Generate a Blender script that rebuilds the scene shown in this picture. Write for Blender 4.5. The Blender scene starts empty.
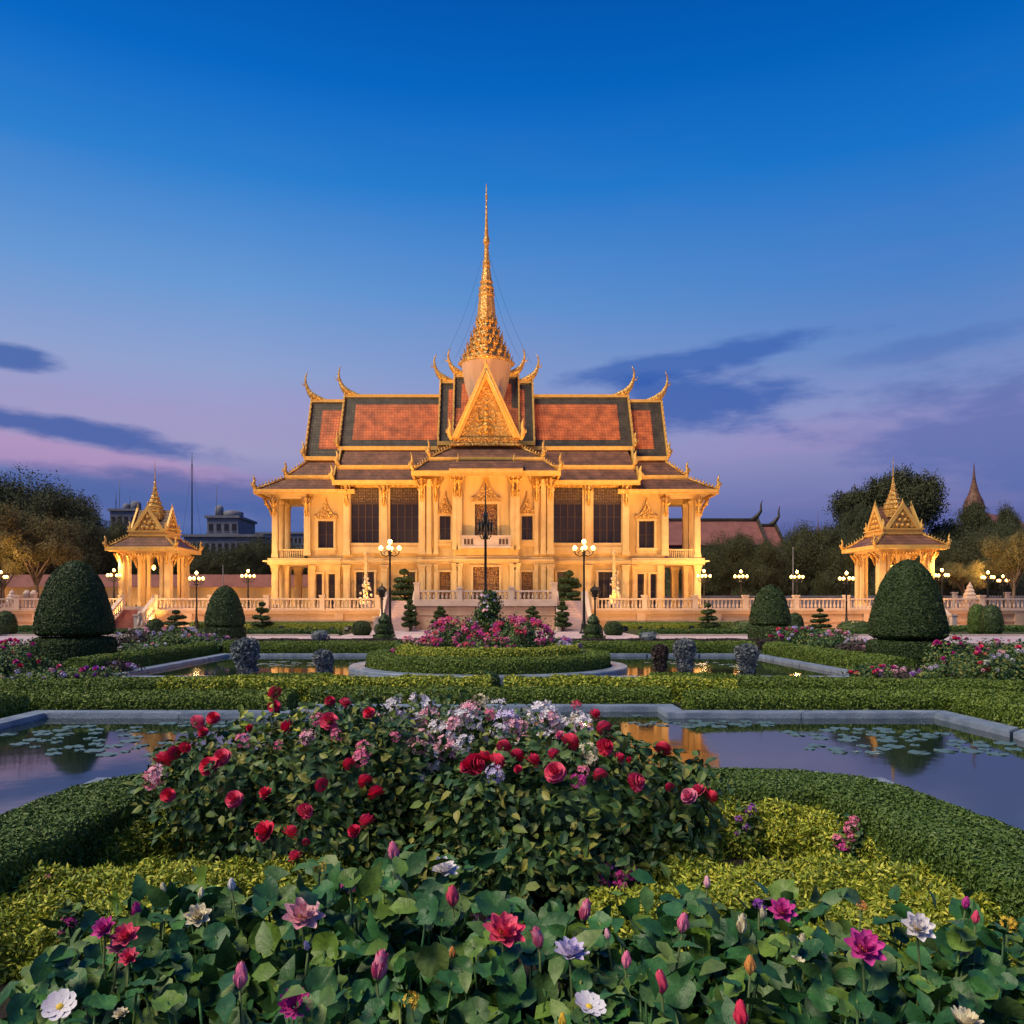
import bpy, math, random
import numpy as np
from math import radians as R, pi, sin, cos, sqrt
from mathutils import Vector, Matrix
random.seed(7)
SC = bpy.context.scene
COL = SC.collection
HZ, VPX, F, CH = 606.0, 490.0, 800.0, 1.8     # horizon row, axis column, focal length in px, eye height

# ------------------------------------------------------------------ camera
cam = bpy.data.cameras.new('camera'); camo = bpy.data.objects.new('camera', cam); COL.objects.link(camo)
camo.location = (0, 0, CH); camo.rotation_euler = (pi/2, 0, 0)
cam.sensor_width = 36; cam.lens = 36*F/1024
cam.shift_x = (512-VPX)/1024; cam.shift_y = (HZ-512)/1024
cam.clip_start = 0.05; cam.clip_end = 3000
SC.camera = camo
SC.view_settings.view_transform = 'Standard'; SC.view_settings.look = 'None'
SC.view_settings.exposure = 0; SC.view_settings.gamma = 1
SC.render.engine = 'CYCLES'
SC.cycles.max_bounces = 5; SC.cycles.diffuse_bounces = 3; SC.cycles.glossy_bounces = 3
SC.cycles.use_denoising = True

def lin(*c):
    return tuple((x/255/12.92 if x/255 <= .04045 else ((x/255+.055)/1.055)**2.4) for x in c)+(1,)

# ------------------------------------------------------------------ world: dusk sky
W = bpy.data.worlds.new('World'); SC.world = W; W.use_nodes = True
nt = W.node_tree; N = nt.nodes; LK = nt.links; N.clear()
def nd(t, **k):
    n = N.new(t)
    for a, b in k.items(): setattr(n, a, b)
    return n
def plug(sock, v):
    if isinstance(v, (int, float)): sock.default_value = v
    elif isinstance(v, tuple): sock.default_value = v
    else: LK.new(v, sock)
def M(op, a, b=0.0, c=0.0):
    n = nd('ShaderNodeMath', operation=op); plug(n.inputs[0], a); plug(n.inputs[1], b); plug(n.inputs[2], c); return n.outputs[0]
def MIX(f, a, b, mode='MIX'):
    n = nd('ShaderNodeMix', data_type='RGBA', blend_type=mode); plug(n.inputs[0], f); plug(n.inputs[6], a); plug(n.inputs[7], b); return n.outputs[2]
def RAMP(f, stops, interp='LINEAR'):
    n = nd('ShaderNodeValToRGB'); plug(n.inputs[0], f); cr = n.color_ramp; cr.interpolation = interp
    while len(cr.elements) < len(stops): cr.elements.new(.5)
    for e, (p, c) in zip(cr.elements, stops): e.position = p; e.color = c
    return n.outputs[0]
tc = nd('ShaderNodeTexCoord'); sp = nd('ShaderNodeSeparateXYZ'); LK.new(tc.outputs['Generated'], sp.inputs[0])
dx, dy, dz = sp.outputs
hor = M('SQRT', M('ADD', M('MULTIPLY', dx, dx), M('MULTIPLY', dy, dy)))
el = M('DIVIDE', dz, M('MAXIMUM', hor, .001))            # tangent of elevation
az = M('ARCTAN2', dx, dy)
def vy(py): return (HZ-py)/F
def stop(py, *c): return (max(0, min(1, vy(py)/.9)), lin(*c))
v = M('DIVIDE', el, .9)
rampL = RAMP(v, [stop(606,66,90,148), stop(540,72,100,162), stop(500,114,126,180), stop(460,160,156,197), stop(425,160,155,200), stop(380,144,162,208), stop(300,104,153,212), stop(190,44,127,207), stop(90,8,104,196), stop(-60,2,78,166)])
rampR = RAMP(v, [stop(606,68,84,142), stop(540,86,96,158), stop(500,118,124,178), stop(460,138,140,190), stop(425,136,148,199), stop(380,104,138,198), stop(300,70,129,201), stop(190,22,114,200), stop(90,3,97,186), stop(-60,2,72,156)])
side = M('MULTIPLY_ADD', az, 1.25, .38)
n = nd('ShaderNodeClamp'); LK.new(side, n.inputs[0]); side = n.outputs[0]
sky = MIX(side, rampL, rampR)
# streaky cloud fields in (azimuth, elevation)
cb = nd('ShaderNodeCombineXYZ'); LK.new(az, cb.inputs[0]); LK.new(M('MULTIPLY', el, 1.0), cb.inputs[1])
def noise(vec, scale, det=4, rough=.55, sx=1, sy=1, off=(0,0,0), rot=0):
    mp = nd('ShaderNodeMapping'); LK.new(vec, mp.inputs[0]); mp.inputs['Scale'].default_value = (sx, sy, 1); mp.inputs['Location'].default_value = off
    mp.inputs['Rotation'].default_value = (0, 0, rot)
    t = nd('ShaderNodeTexNoise'); LK.new(mp.outputs[0], t.inputs[0]); t.inputs['Scale'].default_value = scale
    t.inputs['Detail'].default_value = det; t.inputs['Roughness'].default_value = rough; return t.outputs[0]
wisp = noise(cb.outputs[0], 3.2, 5, .55, 1, 5.5, (3.1, .4, 0), R(5))
warp = noise(cb.outputs[0], 9, 4, .6, 1, 3)
wf = RAMP(wisp, [(.50, (0,0,0,1)), (.72, (1,1,1,1))])
lowmask = RAMP(v, [(0, (.75,)*3+(1,)), (vy(430)/.9, (.7,)*3+(1,)), (vy(300)/.9, (.18,)*3+(1,)), (.7, (0,0,0,1))])
sky = MIX(M('MULTIPLY', M('MULTIPLY', wf, lowmask), .24), sky, lin(170,145,192))
def blob(px, py, rx, ry, tilt=0.0, amp=.9):
    u = M('SUBTRACT', az, math.atan((px-VPX)/F)); w = M('SUBTRACT', el, (HZ-py)/F*.97)
    w = M('SUBTRACT', w, M('MULTIPLY', u, tilt))
    a = M('POWER', M('DIVIDE', u, rx/F), 2.0); b = M('POWER', M('DIVIDE', w, ry/F), 2.0)
    a = M('MULTIPLY', M('DIVIDE', u, rx/F), M('DIVIDE', u, rx/F)); b = M('MULTIPLY', M('DIVIDE', w, ry/F), M('DIVIDE', w, ry/F))
    d = M('ADD', M('SQRT', M('ADD', a, b)), M('MULTIPLY', M('SUBTRACT', warp, .5), amp*2))
    n = nd('ShaderNodeMapRange', interpolation_type='SMOOTHSTEP'); LK.new(d, n.inputs[0])
    n.inputs[1].default_value = 1.15; n.inputs[2].default_value = .45; n.inputs[3].default_value = 0; n.inputs[4].default_value = 1
    return n.outputs[0]
def cloud(sky, col, *a, amt=.8, **k):
    return MIX(M('MULTIPLY', blob(*a, **k), amt), sky, lin(*col))
sky = cloud(sky, (184,146,190), 60, 470, 230, 20, -.12, amt=.65)
sky = cloud(sky, (168,140,198), 900, 440, 260, 22, .06, amt=.2)
sky = cloud(sky, (62,98,168), 8, 387, 40, 13, 0, amt=.85)
sky = cloud(sky, (56,92,164), 80, 447, 130, 13, -.10, amt=.85)
sky = cloud(sky, (70,98,162), 140, 500, 220, 24, -.02, amt=.8)
sky = cloud(sky, (82,106,172), 1060, 455, 190, 60, 0, amt=.7, )
sky = cloud(sky, (48,92,172), 705, 402, 100, 34, 0, amt=.8)
sky = cloud(sky, (46,92,174), 690, 362, 130, 16, .10, amt=.7)
sky = cloud(sky, (60,96,172), 920, 372, 100, 12, .08, amt=.32)
sky = MIX(M('GREATER_THAN', 0.0, el), sky, lin(40,48,70))
bg = nd('ShaderNodeBackground'); LK.new(sky, bg.inputs[0]); bg.inputs[1].default_value = 1.0
ow = nd('ShaderNodeOutputWorld'); LK.new(bg.outputs[0], ow.inputs[0])

# added soft sun, high on the left, that brightens the foreground like an afterglow
sl = bpy.data.lights.new('sun', 'SUN'); so = bpy.data.objects.new('sun', sl); COL.objects.link(so)
sl.energy = 3.8; sl.angle = R(28); sl.color = (1, .86, .62)
so.rotation_euler = (R(36), 0, R(-62))

# ------------------------------------------------------------------ materials
MATS = {}
def mat(name, col, rough=.6, metal=0, spec=.5, emit=None, estr=0, coat=0):
    m = bpy.data.materials.new(name); m.use_nodes = True; b = m.node_tree.nodes['Principled BSDF']
    b.inputs['Base Color'].default_value = tuple(col)+(1,) if len(col) == 3 else col
    b.inputs['Roughness'].default_value = rough; b.inputs['Metallic'].default_value = metal
    b.inputs['Specular IOR Level'].default_value = spec
    if emit: b.inputs['Emission Color'].default_value = tuple(emit)+(1,); b.inputs['Emission Strength'].default_value = estr
    MATS[name] = m; return m
def surf(name, c1, c2, scale=2, rough=.6, bump=.0, bscale=30, metal=0, spec=.4, c3=None, streak=False):
    """two/three colours mixed by object-space noise, fine bump"""
    m = mat(name, c1, rough, metal, spec); t = m.node_tree; b = t.nodes['Principled BSDF']
    tc = t.nodes.new('ShaderNodeTexCoord'); n1 = t.nodes.new('ShaderNodeTexNoise'); n1.inputs['Scale'].default_value = scale; n1.inputs['Detail'].default_value = 6
    mp = t.nodes.new('ShaderNodeMapping'); t.links.new(tc.outputs['Object'], mp.inputs[0])
    if streak: mp.inputs['Scale'].default_value = (1, 1, .15)
    t.links.new(mp.outputs[0], n1.inputs[0])
    cr = t.nodes.new('ShaderNodeValToRGB'); e = cr.color_ramp.elements; e[0].position = .35; e[1].position = .65
    e[0].color = tuple(c1)+(1,); e[1].color = tuple(c2)+(1,)
    if c3: q = cr.color_ramp.elements.new(.72); q.color = tuple(c3)+(1,)
    t.links.new(n1.outputs[0], cr.inputs[0]); t.links.new(cr.outputs[0], b.inputs['Base Color'])
    if bump:
        n2 = t.nodes.new('ShaderNodeTexNoise'); n2.inputs['Scale'].default_value = bscale; n2.inputs['Detail'].default_value = 4
        t.links.new(tc.outputs['Object'], n2.inputs[0]); bp = t.nodes.new('ShaderNodeBump'); bp.inputs['Strength'].default_value = bump; bp.inputs['Distance'].default_value = .05
        t.links.new(n2.outputs[0], bp.inputs['Height']); t.links.new(bp.outputs[0], b.inputs['Normal'])
    return m
def leafmat(name, cols, rough=.5, spec=.35, mott=0, msc=45):
    """every leaf (mesh island) takes its own tone"""
    m = mat(name, cols[0], rough, 0, spec); t = m.node_tree; b = t.nodes['Principled BSDF']
    g = t.nodes.new('ShaderNodeNewGeometry'); cr = t.nodes.new('ShaderNodeValToRGB'); k = len(cols)
    while len(cr.color_ramp.elements) < k: cr.color_ramp.elements.new(.5)
    for i, (e, c) in enumerate(zip(cr.color_ramp.elements, cols)): e.position = i/(k-1); e.color = tuple(c)+(1,)
    t.links.new(g.outputs['Random Per Island'], cr.inputs[0]); t.links.new(cr.outputs[0], b.inputs['Base Color'])
    if mott:      # blotches and spots on the blades
        tc = t.nodes.new('ShaderNodeTexCoord'); ns = t.nodes.new('ShaderNodeTexNoise'); ns.inputs['Scale'].default_value = msc; ns.inputs['Detail'].default_value = 5; ns.inputs['Roughness'].default_value = .65
        t.links.new(tc.outputs['Object'], ns.inputs[0]); mr = t.nodes.new('ShaderNodeMapRange'); mr.inputs[1].default_value = .35; mr.inputs[2].default_value = .65; mr.inputs[3].default_value = 1-mott; mr.inputs[4].default_value = 1+mott
        t.links.new(ns.outputs[0], mr.inputs[0]); mx = t.nodes.new('ShaderNodeMix'); mx.data_type = 'RGBA'; mx.blend_type = 'MULTIPLY'; mx.inputs[0].default_value = 1
        t.links.new(cr.outputs[0], mx.inputs[6]); t.links.new(mr.outputs[0], mx.inputs[7]); t.links.new(mx.outputs[2], b.inputs['Base Color'])
        bp = t.nodes.new('ShaderNodeBump'); bp.inputs['Strength'].default_value = .5; bp.inputs['Distance'].default_value = .01; t.links.new(ns.outputs[0], bp.inputs['Height']); t.links.new(bp.outputs[0], b.inputs['Normal'])
    return m
surf('stone', (.52,.34,.13), (.68,.47,.19), 1.2, .75, .15, 40, streak=True)
surf('stone_trim', (.64,.43,.18), (.72,.51,.23), 1.6, .7, .1, 40)
surf('terrace_stone', (.42,.28,.19), (.52,.36,.25), .8, .8, .2, 30, streak=True)
surf('terrace_trim', (.48,.37,.30), (.57,.45,.37), 1.5, .75, .1, 30)
surf('paving', (.42,.30,.29), (.50,.37,.36), .35, .8, .2, 60)
surf('path_stone', (.40,.31,.34), (.50,.40,.42), .5, .7, .2, 12)
surf('coping', (.14,.18,.24), (.24,.29,.36), 3, .42, .35, 30, c3=(.30,.33,.38))
surf('soil', (.018,.014,.010), (.04,.03,.02), 6, .95, .8, 40)
surf('grass', (.02,.035,.010), (.035,.052,.014), 3, .95, .8, 90)
surf('bark', (.10,.07,.045), (.16,.12,.08), 5, .9, .8, 20)
surf('plaster', (.15,.15,.18), (.21,.21,.24), 1, .85)
surf('metal_dark', (.02,.022,.022), (.035,.035,.03), 8, .4, .1, 60, metal=.6)
surf('stem', (.05,.09,.02), (.10,.14,.04), 8, .6)
surf('red_steps', (.28,.09,.06), (.36,.13,.09), 3, .8)
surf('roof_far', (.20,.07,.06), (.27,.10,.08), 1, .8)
mat('glass_dark', (.03,.022,.022), .25, 0, .5)
mat('shutter', (.065,.035,.022), .5)
mat('dark', (.02,.018,.016), .7)
mat('globe', (1,.9,.7), .3, emit=(1,.44,.09), estr=6)
mat('lens', (1,.9,.7), .3, emit=(1,.62,.25), estr=3)
def goldmat(name, c1, c2, scale, bump, metal=.35, rough=.42, dist=.06):
    m = mat(name, c1, rough, metal, .5); t = m.node_tree; b = t.nodes['Principled BSDF']; tc = t.nodes.new('ShaderNodeTexCoord')
    vo = t.nodes.new('ShaderNodeTexVoronoi'); vo.inputs['Scale'].default_value = scale; t.links.new(tc.outputs['Object'], vo.inputs[0])
    cr = t.nodes.new('ShaderNodeValToRGB'); e = cr.color_ramp.elements; e[0].color = tuple(c1)+(1,); e[1].color = tuple(c2)+(1,); e[0].position = .1; e[1].position = .62
    t.links.new(vo.outputs['Distance'], cr.inputs[0]); t.links.new(cr.outputs[0], b.inputs['Base Color'])
    bp = t.nodes.new('ShaderNodeBump'); bp.inputs['Strength'].default_value = bump; bp.inputs['Distance'].default_value = dist; bp.invert = True
    t.links.new(vo.outputs['Distance'], bp.inputs['Height']); t.links.new(bp.outputs[0], b.inputs['Normal']); return m
goldmat('gold', (.86,.55,.16), (.50,.26,.05), 5, .8)
surf('gold_trim', (.66,.37,.08), (.78,.47,.12), 3, .5, .12, 25, metal=.15)
goldmat('gold_fine', (.88,.56,.16), (.36,.17,.03), 7, 1.0)
goldmat('lattice', (.42,.26,.12), (.10,.06,.035), 9, .5, 0, .6)
goldmat('gilt_door', (.62,.36,.10), (.14,.05,.02), 10, .6, .2)
def tilemat(name, c1, c2, rough=.55):
    m = mat(name, c1, rough, 0, .4); t = m.node_tree; b = t.nodes['Principled BSDF']; tc = t.nodes.new('ShaderNodeTexCoord')
    sx = t.nodes.new('ShaderNodeSeparateXYZ'); t.links.new(tc.outputs['Object'], sx.inputs[0])
    ad = t.nodes.new('ShaderNodeMath'); ad.operation = 'ADD'; t.links.new(sx.outputs[0], ad.inputs[0]); t.links.new(sx.outputs[1], ad.inputs[1])
    cb = t.nodes.new('ShaderNodeCombineXYZ'); t.links.new(ad.outputs[0], cb.inputs[0]); t.links.new(sx.outputs[2], cb.inputs[1])
    br = t.nodes.new('ShaderNodeTexBrick'); t.links.new(cb.outputs[0], br.inputs[0]); br.inputs['Scale'].default_value = 1
    br.inputs['Brick Width'].default_value = .26; br.inputs['Row Height'].default_value = .27; br.inputs['Mortar Size'].default_value = .022; br.inputs['Mortar Smooth'].default_value = .6
    br.inputs['Color1'].default_value = tuple(c1)+(1,); br.inputs['Color2'].default_value = tuple(c2)+(1,); br.inputs['Mortar'].default_value = tuple(x*.35 for x in c1)+(1,); br.inputs['Bias'].default_value = -.2
    ns = t.nodes.new('ShaderNodeTexNoise'); ns.inputs['Scale'].default_value = 1.2; ns.inputs['Detail'].default_value = 6; t.links.new(tc.outputs['Object'], ns.inputs[0])
    mr = t.nodes.new('ShaderNodeMapRange'); mr.inputs[1].default_value = .3; mr.inputs[2].default_value = .7; mr.inputs[3].default_value = .5; mr.inputs[4].default_value = 1.3; t.links.new(ns.outputs[0], mr.inputs[0])
    mx = t.nodes.new('ShaderNodeMix'); mx.data_type = 'RGBA'; mx.blend_type = 'MULTIPLY'; mx.inputs[0].default_value = 1
    t.links.new(br.outputs[0], mx.inputs[6]); t.links.new(mr.outputs[0], mx.inputs[7]); t.links.new(mx.outputs[2], b.inputs['Base Color'])
    bp = t.nodes.new('ShaderNodeBump'); bp.inputs['Strength'].default_value = .7; bp.inputs['Distance'].default_value = .04; bp.invert = True
    t.links.new(br.outputs[1], bp.inputs['Height']); t.links.new(bp.outputs[0], b.inputs['Normal']); return m
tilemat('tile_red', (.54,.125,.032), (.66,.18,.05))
tilemat('tile_dark', (.06,.045,.028), (.09,.07,.045))
tilemat('tile_brown', (.19,.08,.045), (.25,.11,.06))
def watermat():
    m = mat('water', (.006,.016,.010), .055, 0, .5); t = m.node_tree; b = t.nodes['Principled BSDF']; b.inputs['IOR'].default_value = 2.4
    b.inputs['Specular IOR Level'].default_value = 1.0
    tc = t.nodes.new('ShaderNodeTexCoord'); n = t.nodes.new('ShaderNodeTexNoise'); n.inputs['Scale'].default_value = 1.3; n.inputs['Detail'].default_value = 3
    t.links.new(tc.outputs['Object'], n.inputs[0]); bp = t.nodes.new('ShaderNodeBump'); bp.inputs['Strength'].default_value = .035; bp.inputs['Distance'].default_value = .05
    t.links.new(n.outputs[0], bp.inputs['Height']); t.links.new(bp.outputs[0], b.inputs['Normal'])
watermat()
leafmat('hedge', [(.035,.075,.012), (.07,.13,.02), (.13,.20,.035), (.05,.10,.016)])
leafmat('hedge_far', [(.06,.11,.012), (.11,.17,.02), (.20,.26,.035), (.07,.12,.014)])
leafmat('hedge_yellow', [(.07,.12,.012), (.28,.35,.03), (.60,.58,.07), (.48,.45,.04), (.08,.13,.015), (.36,.42,.04), (.15,.22,.02)])
leafmat('topiary', [(.018,.036,.010), (.04,.072,.016), (.075,.115,.026), (.03,.055,.012)])
leafmat('bush', [(.018,.055,.020), (.035,.09,.030), (.06,.12,.03), (.12,.18,.035), (.26,.24,.05)])
leafmat('lotus_leaf', [(.015,.065,.018), (.025,.10,.03), (.045,.15,.035), (.025,.08,.016), (.13,.22,.025), (.035,.11,.03), (.22,.26,.05)], .45, .4, .26, 30)
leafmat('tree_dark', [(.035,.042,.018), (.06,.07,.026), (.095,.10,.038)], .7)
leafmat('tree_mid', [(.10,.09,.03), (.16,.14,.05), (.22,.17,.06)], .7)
leafmat('silver', [(.10,.12,.13), (.18,.20,.21), (.26,.27,.28)], .7)
leafmat('wine', [(.06,.025,.035), (.05,.05,.03), (.10,.05,.06), (.04,.06,.025)], .7)
leafmat('pad', [(.05,.10,.07), (.08,.14,.11), (.11,.17,.15)], .3, .6)
PET = {'red': [(.86,.02,.08), (.92,.07,.15), (.74,.012,.06)], 'dred': [(.66,.01,.08), (.76,.03,.11), (.54,.008,.06)],
 'rose': [(.86,.05,.14), (.92,.14,.24), (.76,.03,.12)], 'pink': [(.88,.16,.32), (.92,.32,.45), (.80,.10,.26)], 'lpink': [(.90,.40,.50), (.92,.58,.60), (.86,.28,.42)],
 'white': [(.80,.74,.78), (.86,.82,.82), (.76,.66,.74)], 'lilac': [(.62,.50,.78), (.74,.66,.86), (.55,.42,.75)], 'magenta': [(.62,.03,.28), (.74,.08,.40), (.5,.02,.22)],
 'purple': [(.30,.05,.42), (.42,.12,.55), (.22,.03,.35)], 'cream': [(.82,.70,.42), (.85,.78,.58), (.75,.58,.32)], 'yellow': [(.85,.50,.04), (.88,.62,.08), (.8,.38,.03)],
 'orange': [(.80,.28,.06), (.85,.42,.12), (.7,.22,.06)]}
for k, c in PET.items(): leafmat('p_'+k, c, .55, .3, .18, 60)

# ------------------------------------------------------------------ object helpers
def empty(name, label, cat, loc=(0,0,0), rz=0, group=None, scale=1):
    o = bpy.data.objects.new(name, None); COL.objects.link(o); o.location = loc; o.rotation_euler = (0,0,rz); o.scale = (scale,)*3 if isinstance(scale,(int,float)) else scale
    o.empty_display_size = .2
    return tag(o, label, cat, group)
def tag(o, label=None, cat=None, group=None, kind=None):
    for k, v in (('label', label), ('category', cat), ('group', group), ('kind', kind)):
        if v: o[k] = v
    return o
def link(name, me, parent=None, mats=None, loc=None):
    if mats:
        for m in (mats if isinstance(mats, (list, tuple)) else [mats]): me.materials.append(MATS[m])
    o = bpy.data.objects.new(name, me); COL.objects.link(o)
    if parent: o.parent = parent
    if loc: o.location = loc
    return o
def kids(o): return [c for c in bpy.data.objects if c.parent == o]
def copy_tree(o, parent=None, top=True):
    ch = list(o.children); c = o.copy(); COL.objects.link(c); c.parent = parent
    for x in ch: copy_tree(x, c, False)
    return c
class MB:
    def __init__(s): s.v = []; s.f = []; s.m = []; s.s = []
    def add(s, vs, fs, m=0, sm=False):
        b = len(s.v); s.v += [tuple(map(float, x)) for x in vs]
        for f in fs: s.f.append(tuple(i+b for i in f)); s.m.append(m); s.s.append(sm)
        return s
    def box(s, x0, x1, y0, y1, z0, z1, m=0):
        if x0 > x1: x0, x1 = x1, x0
        return s.add([(x0,y0,z0),(x1,y0,z0),(x1,y1,z0),(x0,y1,z0),(x0,y0,z1),(x1,y0,z1),(x1,y1,z1),(x0,y1,z1)],
              [(0,3,2,1),(4,5,6,7),(0,1,5,4),(1,2,6,5),(2,3,7,6),(3,0,4,7)], m)
    def frustum(s, b, t, m=0):   # b,t = (x0,x1,y0,y1,z)
        x0,x1,y0,y1,z0 = b; a0,a1,b0,b1,z1 = t
        return s.add([(x0,y0,z0),(x1,y0,z0),(x1,y1,z0),(x0,y1,z0),(a0,b0,z1),(a1,b0,z1),(a1,b1,z1),(a0,b1,z1)],
              [(0,3,2,1),(4,5,6,7),(0,1,5,4),(1,2,6,5),(2,3,7,6),(3,0,4,7)], m)
    def slab(s, q, th, m=0):      # quad with a thickness along its normal (downwards)
        q = [Vector(p) for p in q]; n = (q[1]-q[0]).cross(q[-1]-q[0]).normalized()*th
        k = len(q)
        return s.add(q+[p-n for p in q], [tuple(range(k)), tuple(range(2*k-1, k-1, -1))]+[(i, i+k, (i+1)%k+k, (i+1)%k) for i in range(k)], m)
    def ext(s, poly, d0, d1, plane='xz', m=0):
        k = len(poly)
        mk = {'xz': lambda a,b,d: (a,d,b), 'yz': lambda a,b,d: (d,a,b), 'xy': lambda a,b,d: (a,b,d)}[plane]
        return s.add([mk(a,b,d0) for a,b in poly]+[mk(a,b,d1) for a,b in poly],
              [tuple(range(k)), tuple(range(2*k-1, k-1, -1))]+[(i, i+k, (i+1)%k+k, (i+1)%k) for i in range(k)], m)
    def lathe(s, prof, cx=0, cy=0, cz=0, seg=12, m=0, sm=True, shape=None, rot=0):
        vs = []; fs = []
        for r, z in prof:
            for i in range(seg):
                a = 2*pi*i/seg+rot; q = r*(shape(i) if shape else 1); vs.append((cx+q*cos(a), cy+q*sin(a), cz+z))
        n = len(prof)
        for j in range(n-1):
            for i in range(seg): fs.append((j*seg+i, j*seg+(i+1)%seg, (j+1)*seg+(i+1)%seg, (j+1)*seg+i))
        fs.append(tuple(range(seg-1, -1, -1))); fs.append(tuple((n-1)*seg+i for i in range(seg)))
        return s.add(vs, fs, m, sm)
    def tube(s, pts, rad, seg=6, m=0, sm=True, flat=1.0):
        pts = [Vector(p) for p in pts]; vs = []; fs = []; n = len(pts)
        ref = Vector((0,1,0)) if abs((pts[-1]-pts[0]).normalized().y) < .9 else Vector((1,0,0))
        for j, p in enumerate(pts):
            t = (pts[min(j+1,n-1)]-pts[max(j-1,0)]).normalized(); a = t.cross(ref).normalized(); b = t.cross(a)
            r = rad[j] if isinstance(rad, (list,tuple)) else rad
            for i in range(seg):
                q = 2*pi*i/seg; vs.append(p+a*(cos(q)*r)+b*(sin(q)*r*flat))
        for j in range(n-1):
            for i in range(seg): fs.append((j*seg+i, j*seg+(i+1)%seg, (j+1)*seg+(i+1)%seg, (j+1)*seg+i))
        fs.append(tuple(range(seg-1, -1, -1))); fs.append(tuple((n-1)*seg+i for i in range(seg)))
        return s.add(vs, fs, m, sm)
    def sphere(s, c, r, seg=10, rings=6, m=0, sc=(1,1,1)):
        prof = [(max(.001, sin(pi*j/rings))*r, -cos(pi*j/rings)*r*sc[2]) for j in range(rings+1)]
        b = len(s.v); s.lathe(prof, c[0], c[1], c[2], seg, m); return s
    def mesh(s, name):
        me = bpy.data.meshes.new(name); me.from_pydata(s.v, [], s.f); me.update()
        me.polygons.foreach_set('material_index', s.m); me.polygons.foreach_set('use_smooth', s.s); me.update(); return me
    def build(s, name, mats, parent=None, loc=None): return link(name, s.mesh(name), parent, mats, loc)

def npmesh(name, V, Fc, smooth=False):
    V = np.asarray(V, dtype=np.float32).reshape(-1,3); Fc = np.asarray(Fc, dtype=np.int32); k = Fc.shape[1]; n = len(Fc)
    me = bpy.data.meshes.new(name); me.vertices.add(len(V)); me.vertices.foreach_set('co', V.ravel())
    me.loops.add(n*k); me.loops.foreach_set('vertex_index', Fc.ravel()); me.polygons.add(n)
    me.polygons.foreach_set('loop_start', np.arange(0, n*k, k, dtype=np.int32))
    try: me.polygons.foreach_set('loop_total', np.full(n, k, dtype=np.int32))
    except Exception: pass
    me.polygons.foreach_set('use_smooth', np.full(n, smooth, dtype=bool))
    me.update(calc_edges=True); return me
RG = np.random.default_rng(11)
def norm(a): return a/np.maximum(np.linalg.norm(a, axis=-1, keepdims=True), 1e-9)
L_DIA = (np.array([(-.5,0,0),(0,-.28,.10),(.5,0,-.04),(0,.28,.10)]), np.array([(0,1,2),(0,2,3)]))
L_OV = (np.array([(0,0,0),(.34,0,-.02),(.7,0,-.08),(1,0,-.22),(.28,.27,.07),(.62,.24,.0),(.28,-.27,.07),(.62,-.24,.0)]),
        np.array([(0,1,4),(1,5,4),(1,2,5),(2,3,5),(0,6,1),(1,6,7),(1,7,2),(2,7,3)]))
def lotus_t():
    vs = [(0,0,-.10)]; fs = []; n = 24
    for k, r in enumerate((.14,.33,.5)):
        for i in range(n):
            a = 2*pi*(i+.0)/n; w = 1 if i else .72; pl_ = .03*(1 if i%2 else -1)
            rr = r*w*(1+.05*sin(5*a+1)); vs.append((rr*cos(a), rr*sin(a), (-.07 if k == 0 else -.02+pl_*.5+.02*sin(3*a+.5) if k == 1 else .03+.06*sin(3*a+.5)+.03*sin(5*a)+pl_*.8)))
    for i in range(n):
        j = (i+1)%n; fs.append((0,1+i,1+j)); 
        for q in (0,n): fs.append((1+q+i,1+q+n+i,1+q+n+j)); fs.append((1+q+i,1+q+n+j,1+q+j))
    return np.array(vs), np.array(fs)
L_LOT = lotus_t()
L_SPRIG = (np.array([(0,0,0),(.30,.15,.05),(.62,.13,.02),(1,0,-.08),(.62,-.13,.02),(.30,-.15,.05)]), np.array([(0,1,5),(1,2,4),(1,4,5),(2,3,4)]))
def scatter(T, P, Nn, S, jit=.5, A=None):
    """instances of template T at P, facing Nn (jittered)"""
    n = len(P); Nn = norm(Nn+RG.normal(size=(n,3))*jit)
    r = RG.normal(size=(n,3)) if A is None else A+RG.normal(size=(n,3))*.25
    B = norm(np.cross(Nn, r)); A = np.cross(B, Nn)
    S = np.broadcast_to(np.asarray(S, dtype=float), (n,))[:,None,None]*np.ones((1,1,1))
    t = T[0]; V = P[:,None,:]+S*(t[None,:,0:1]*A[:,None,:]+t[None,:,1:2]*B[:,None,:]+t[None,:,2:3]*Nn[:,None,:])
    Fc = T[1][None]+(np.arange(n)*len(t))[:,None,None]
    return V.reshape(-1,3), Fc.reshape(-1,3)
def cat(*vf):
    V = []; Fc = []; b = 0
    for v_, f_ in vf: V.append(np.asarray(v_).reshape(-1,3)); Fc.append(np.asarray(f_)+b); b += len(V[-1])
    return np.concatenate(V), np.concatenate(Fc)
def tri_quads(vs, fs):
    o = []
    for f in fs:
        for i in range(1, len(f)-1): o.append((f[0], f[i], f[i+1]))
    return np.array(vs, dtype=float), np.array(o)
def fnoise(P, s=1.0, seed=0):
    x, y, z = P[:,0]*s+seed, P[:,1]*s+seed*1.7, P[:,2]*s
    return (np.sin(x*2.1+1.3*np.sin(y*1.7))+np.sin(y*2.7+z*1.9+1.1*np.sin(x*1.3))+np.sin(x*4.7-y*3.9+z*3.1)*.5)/2.5
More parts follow.
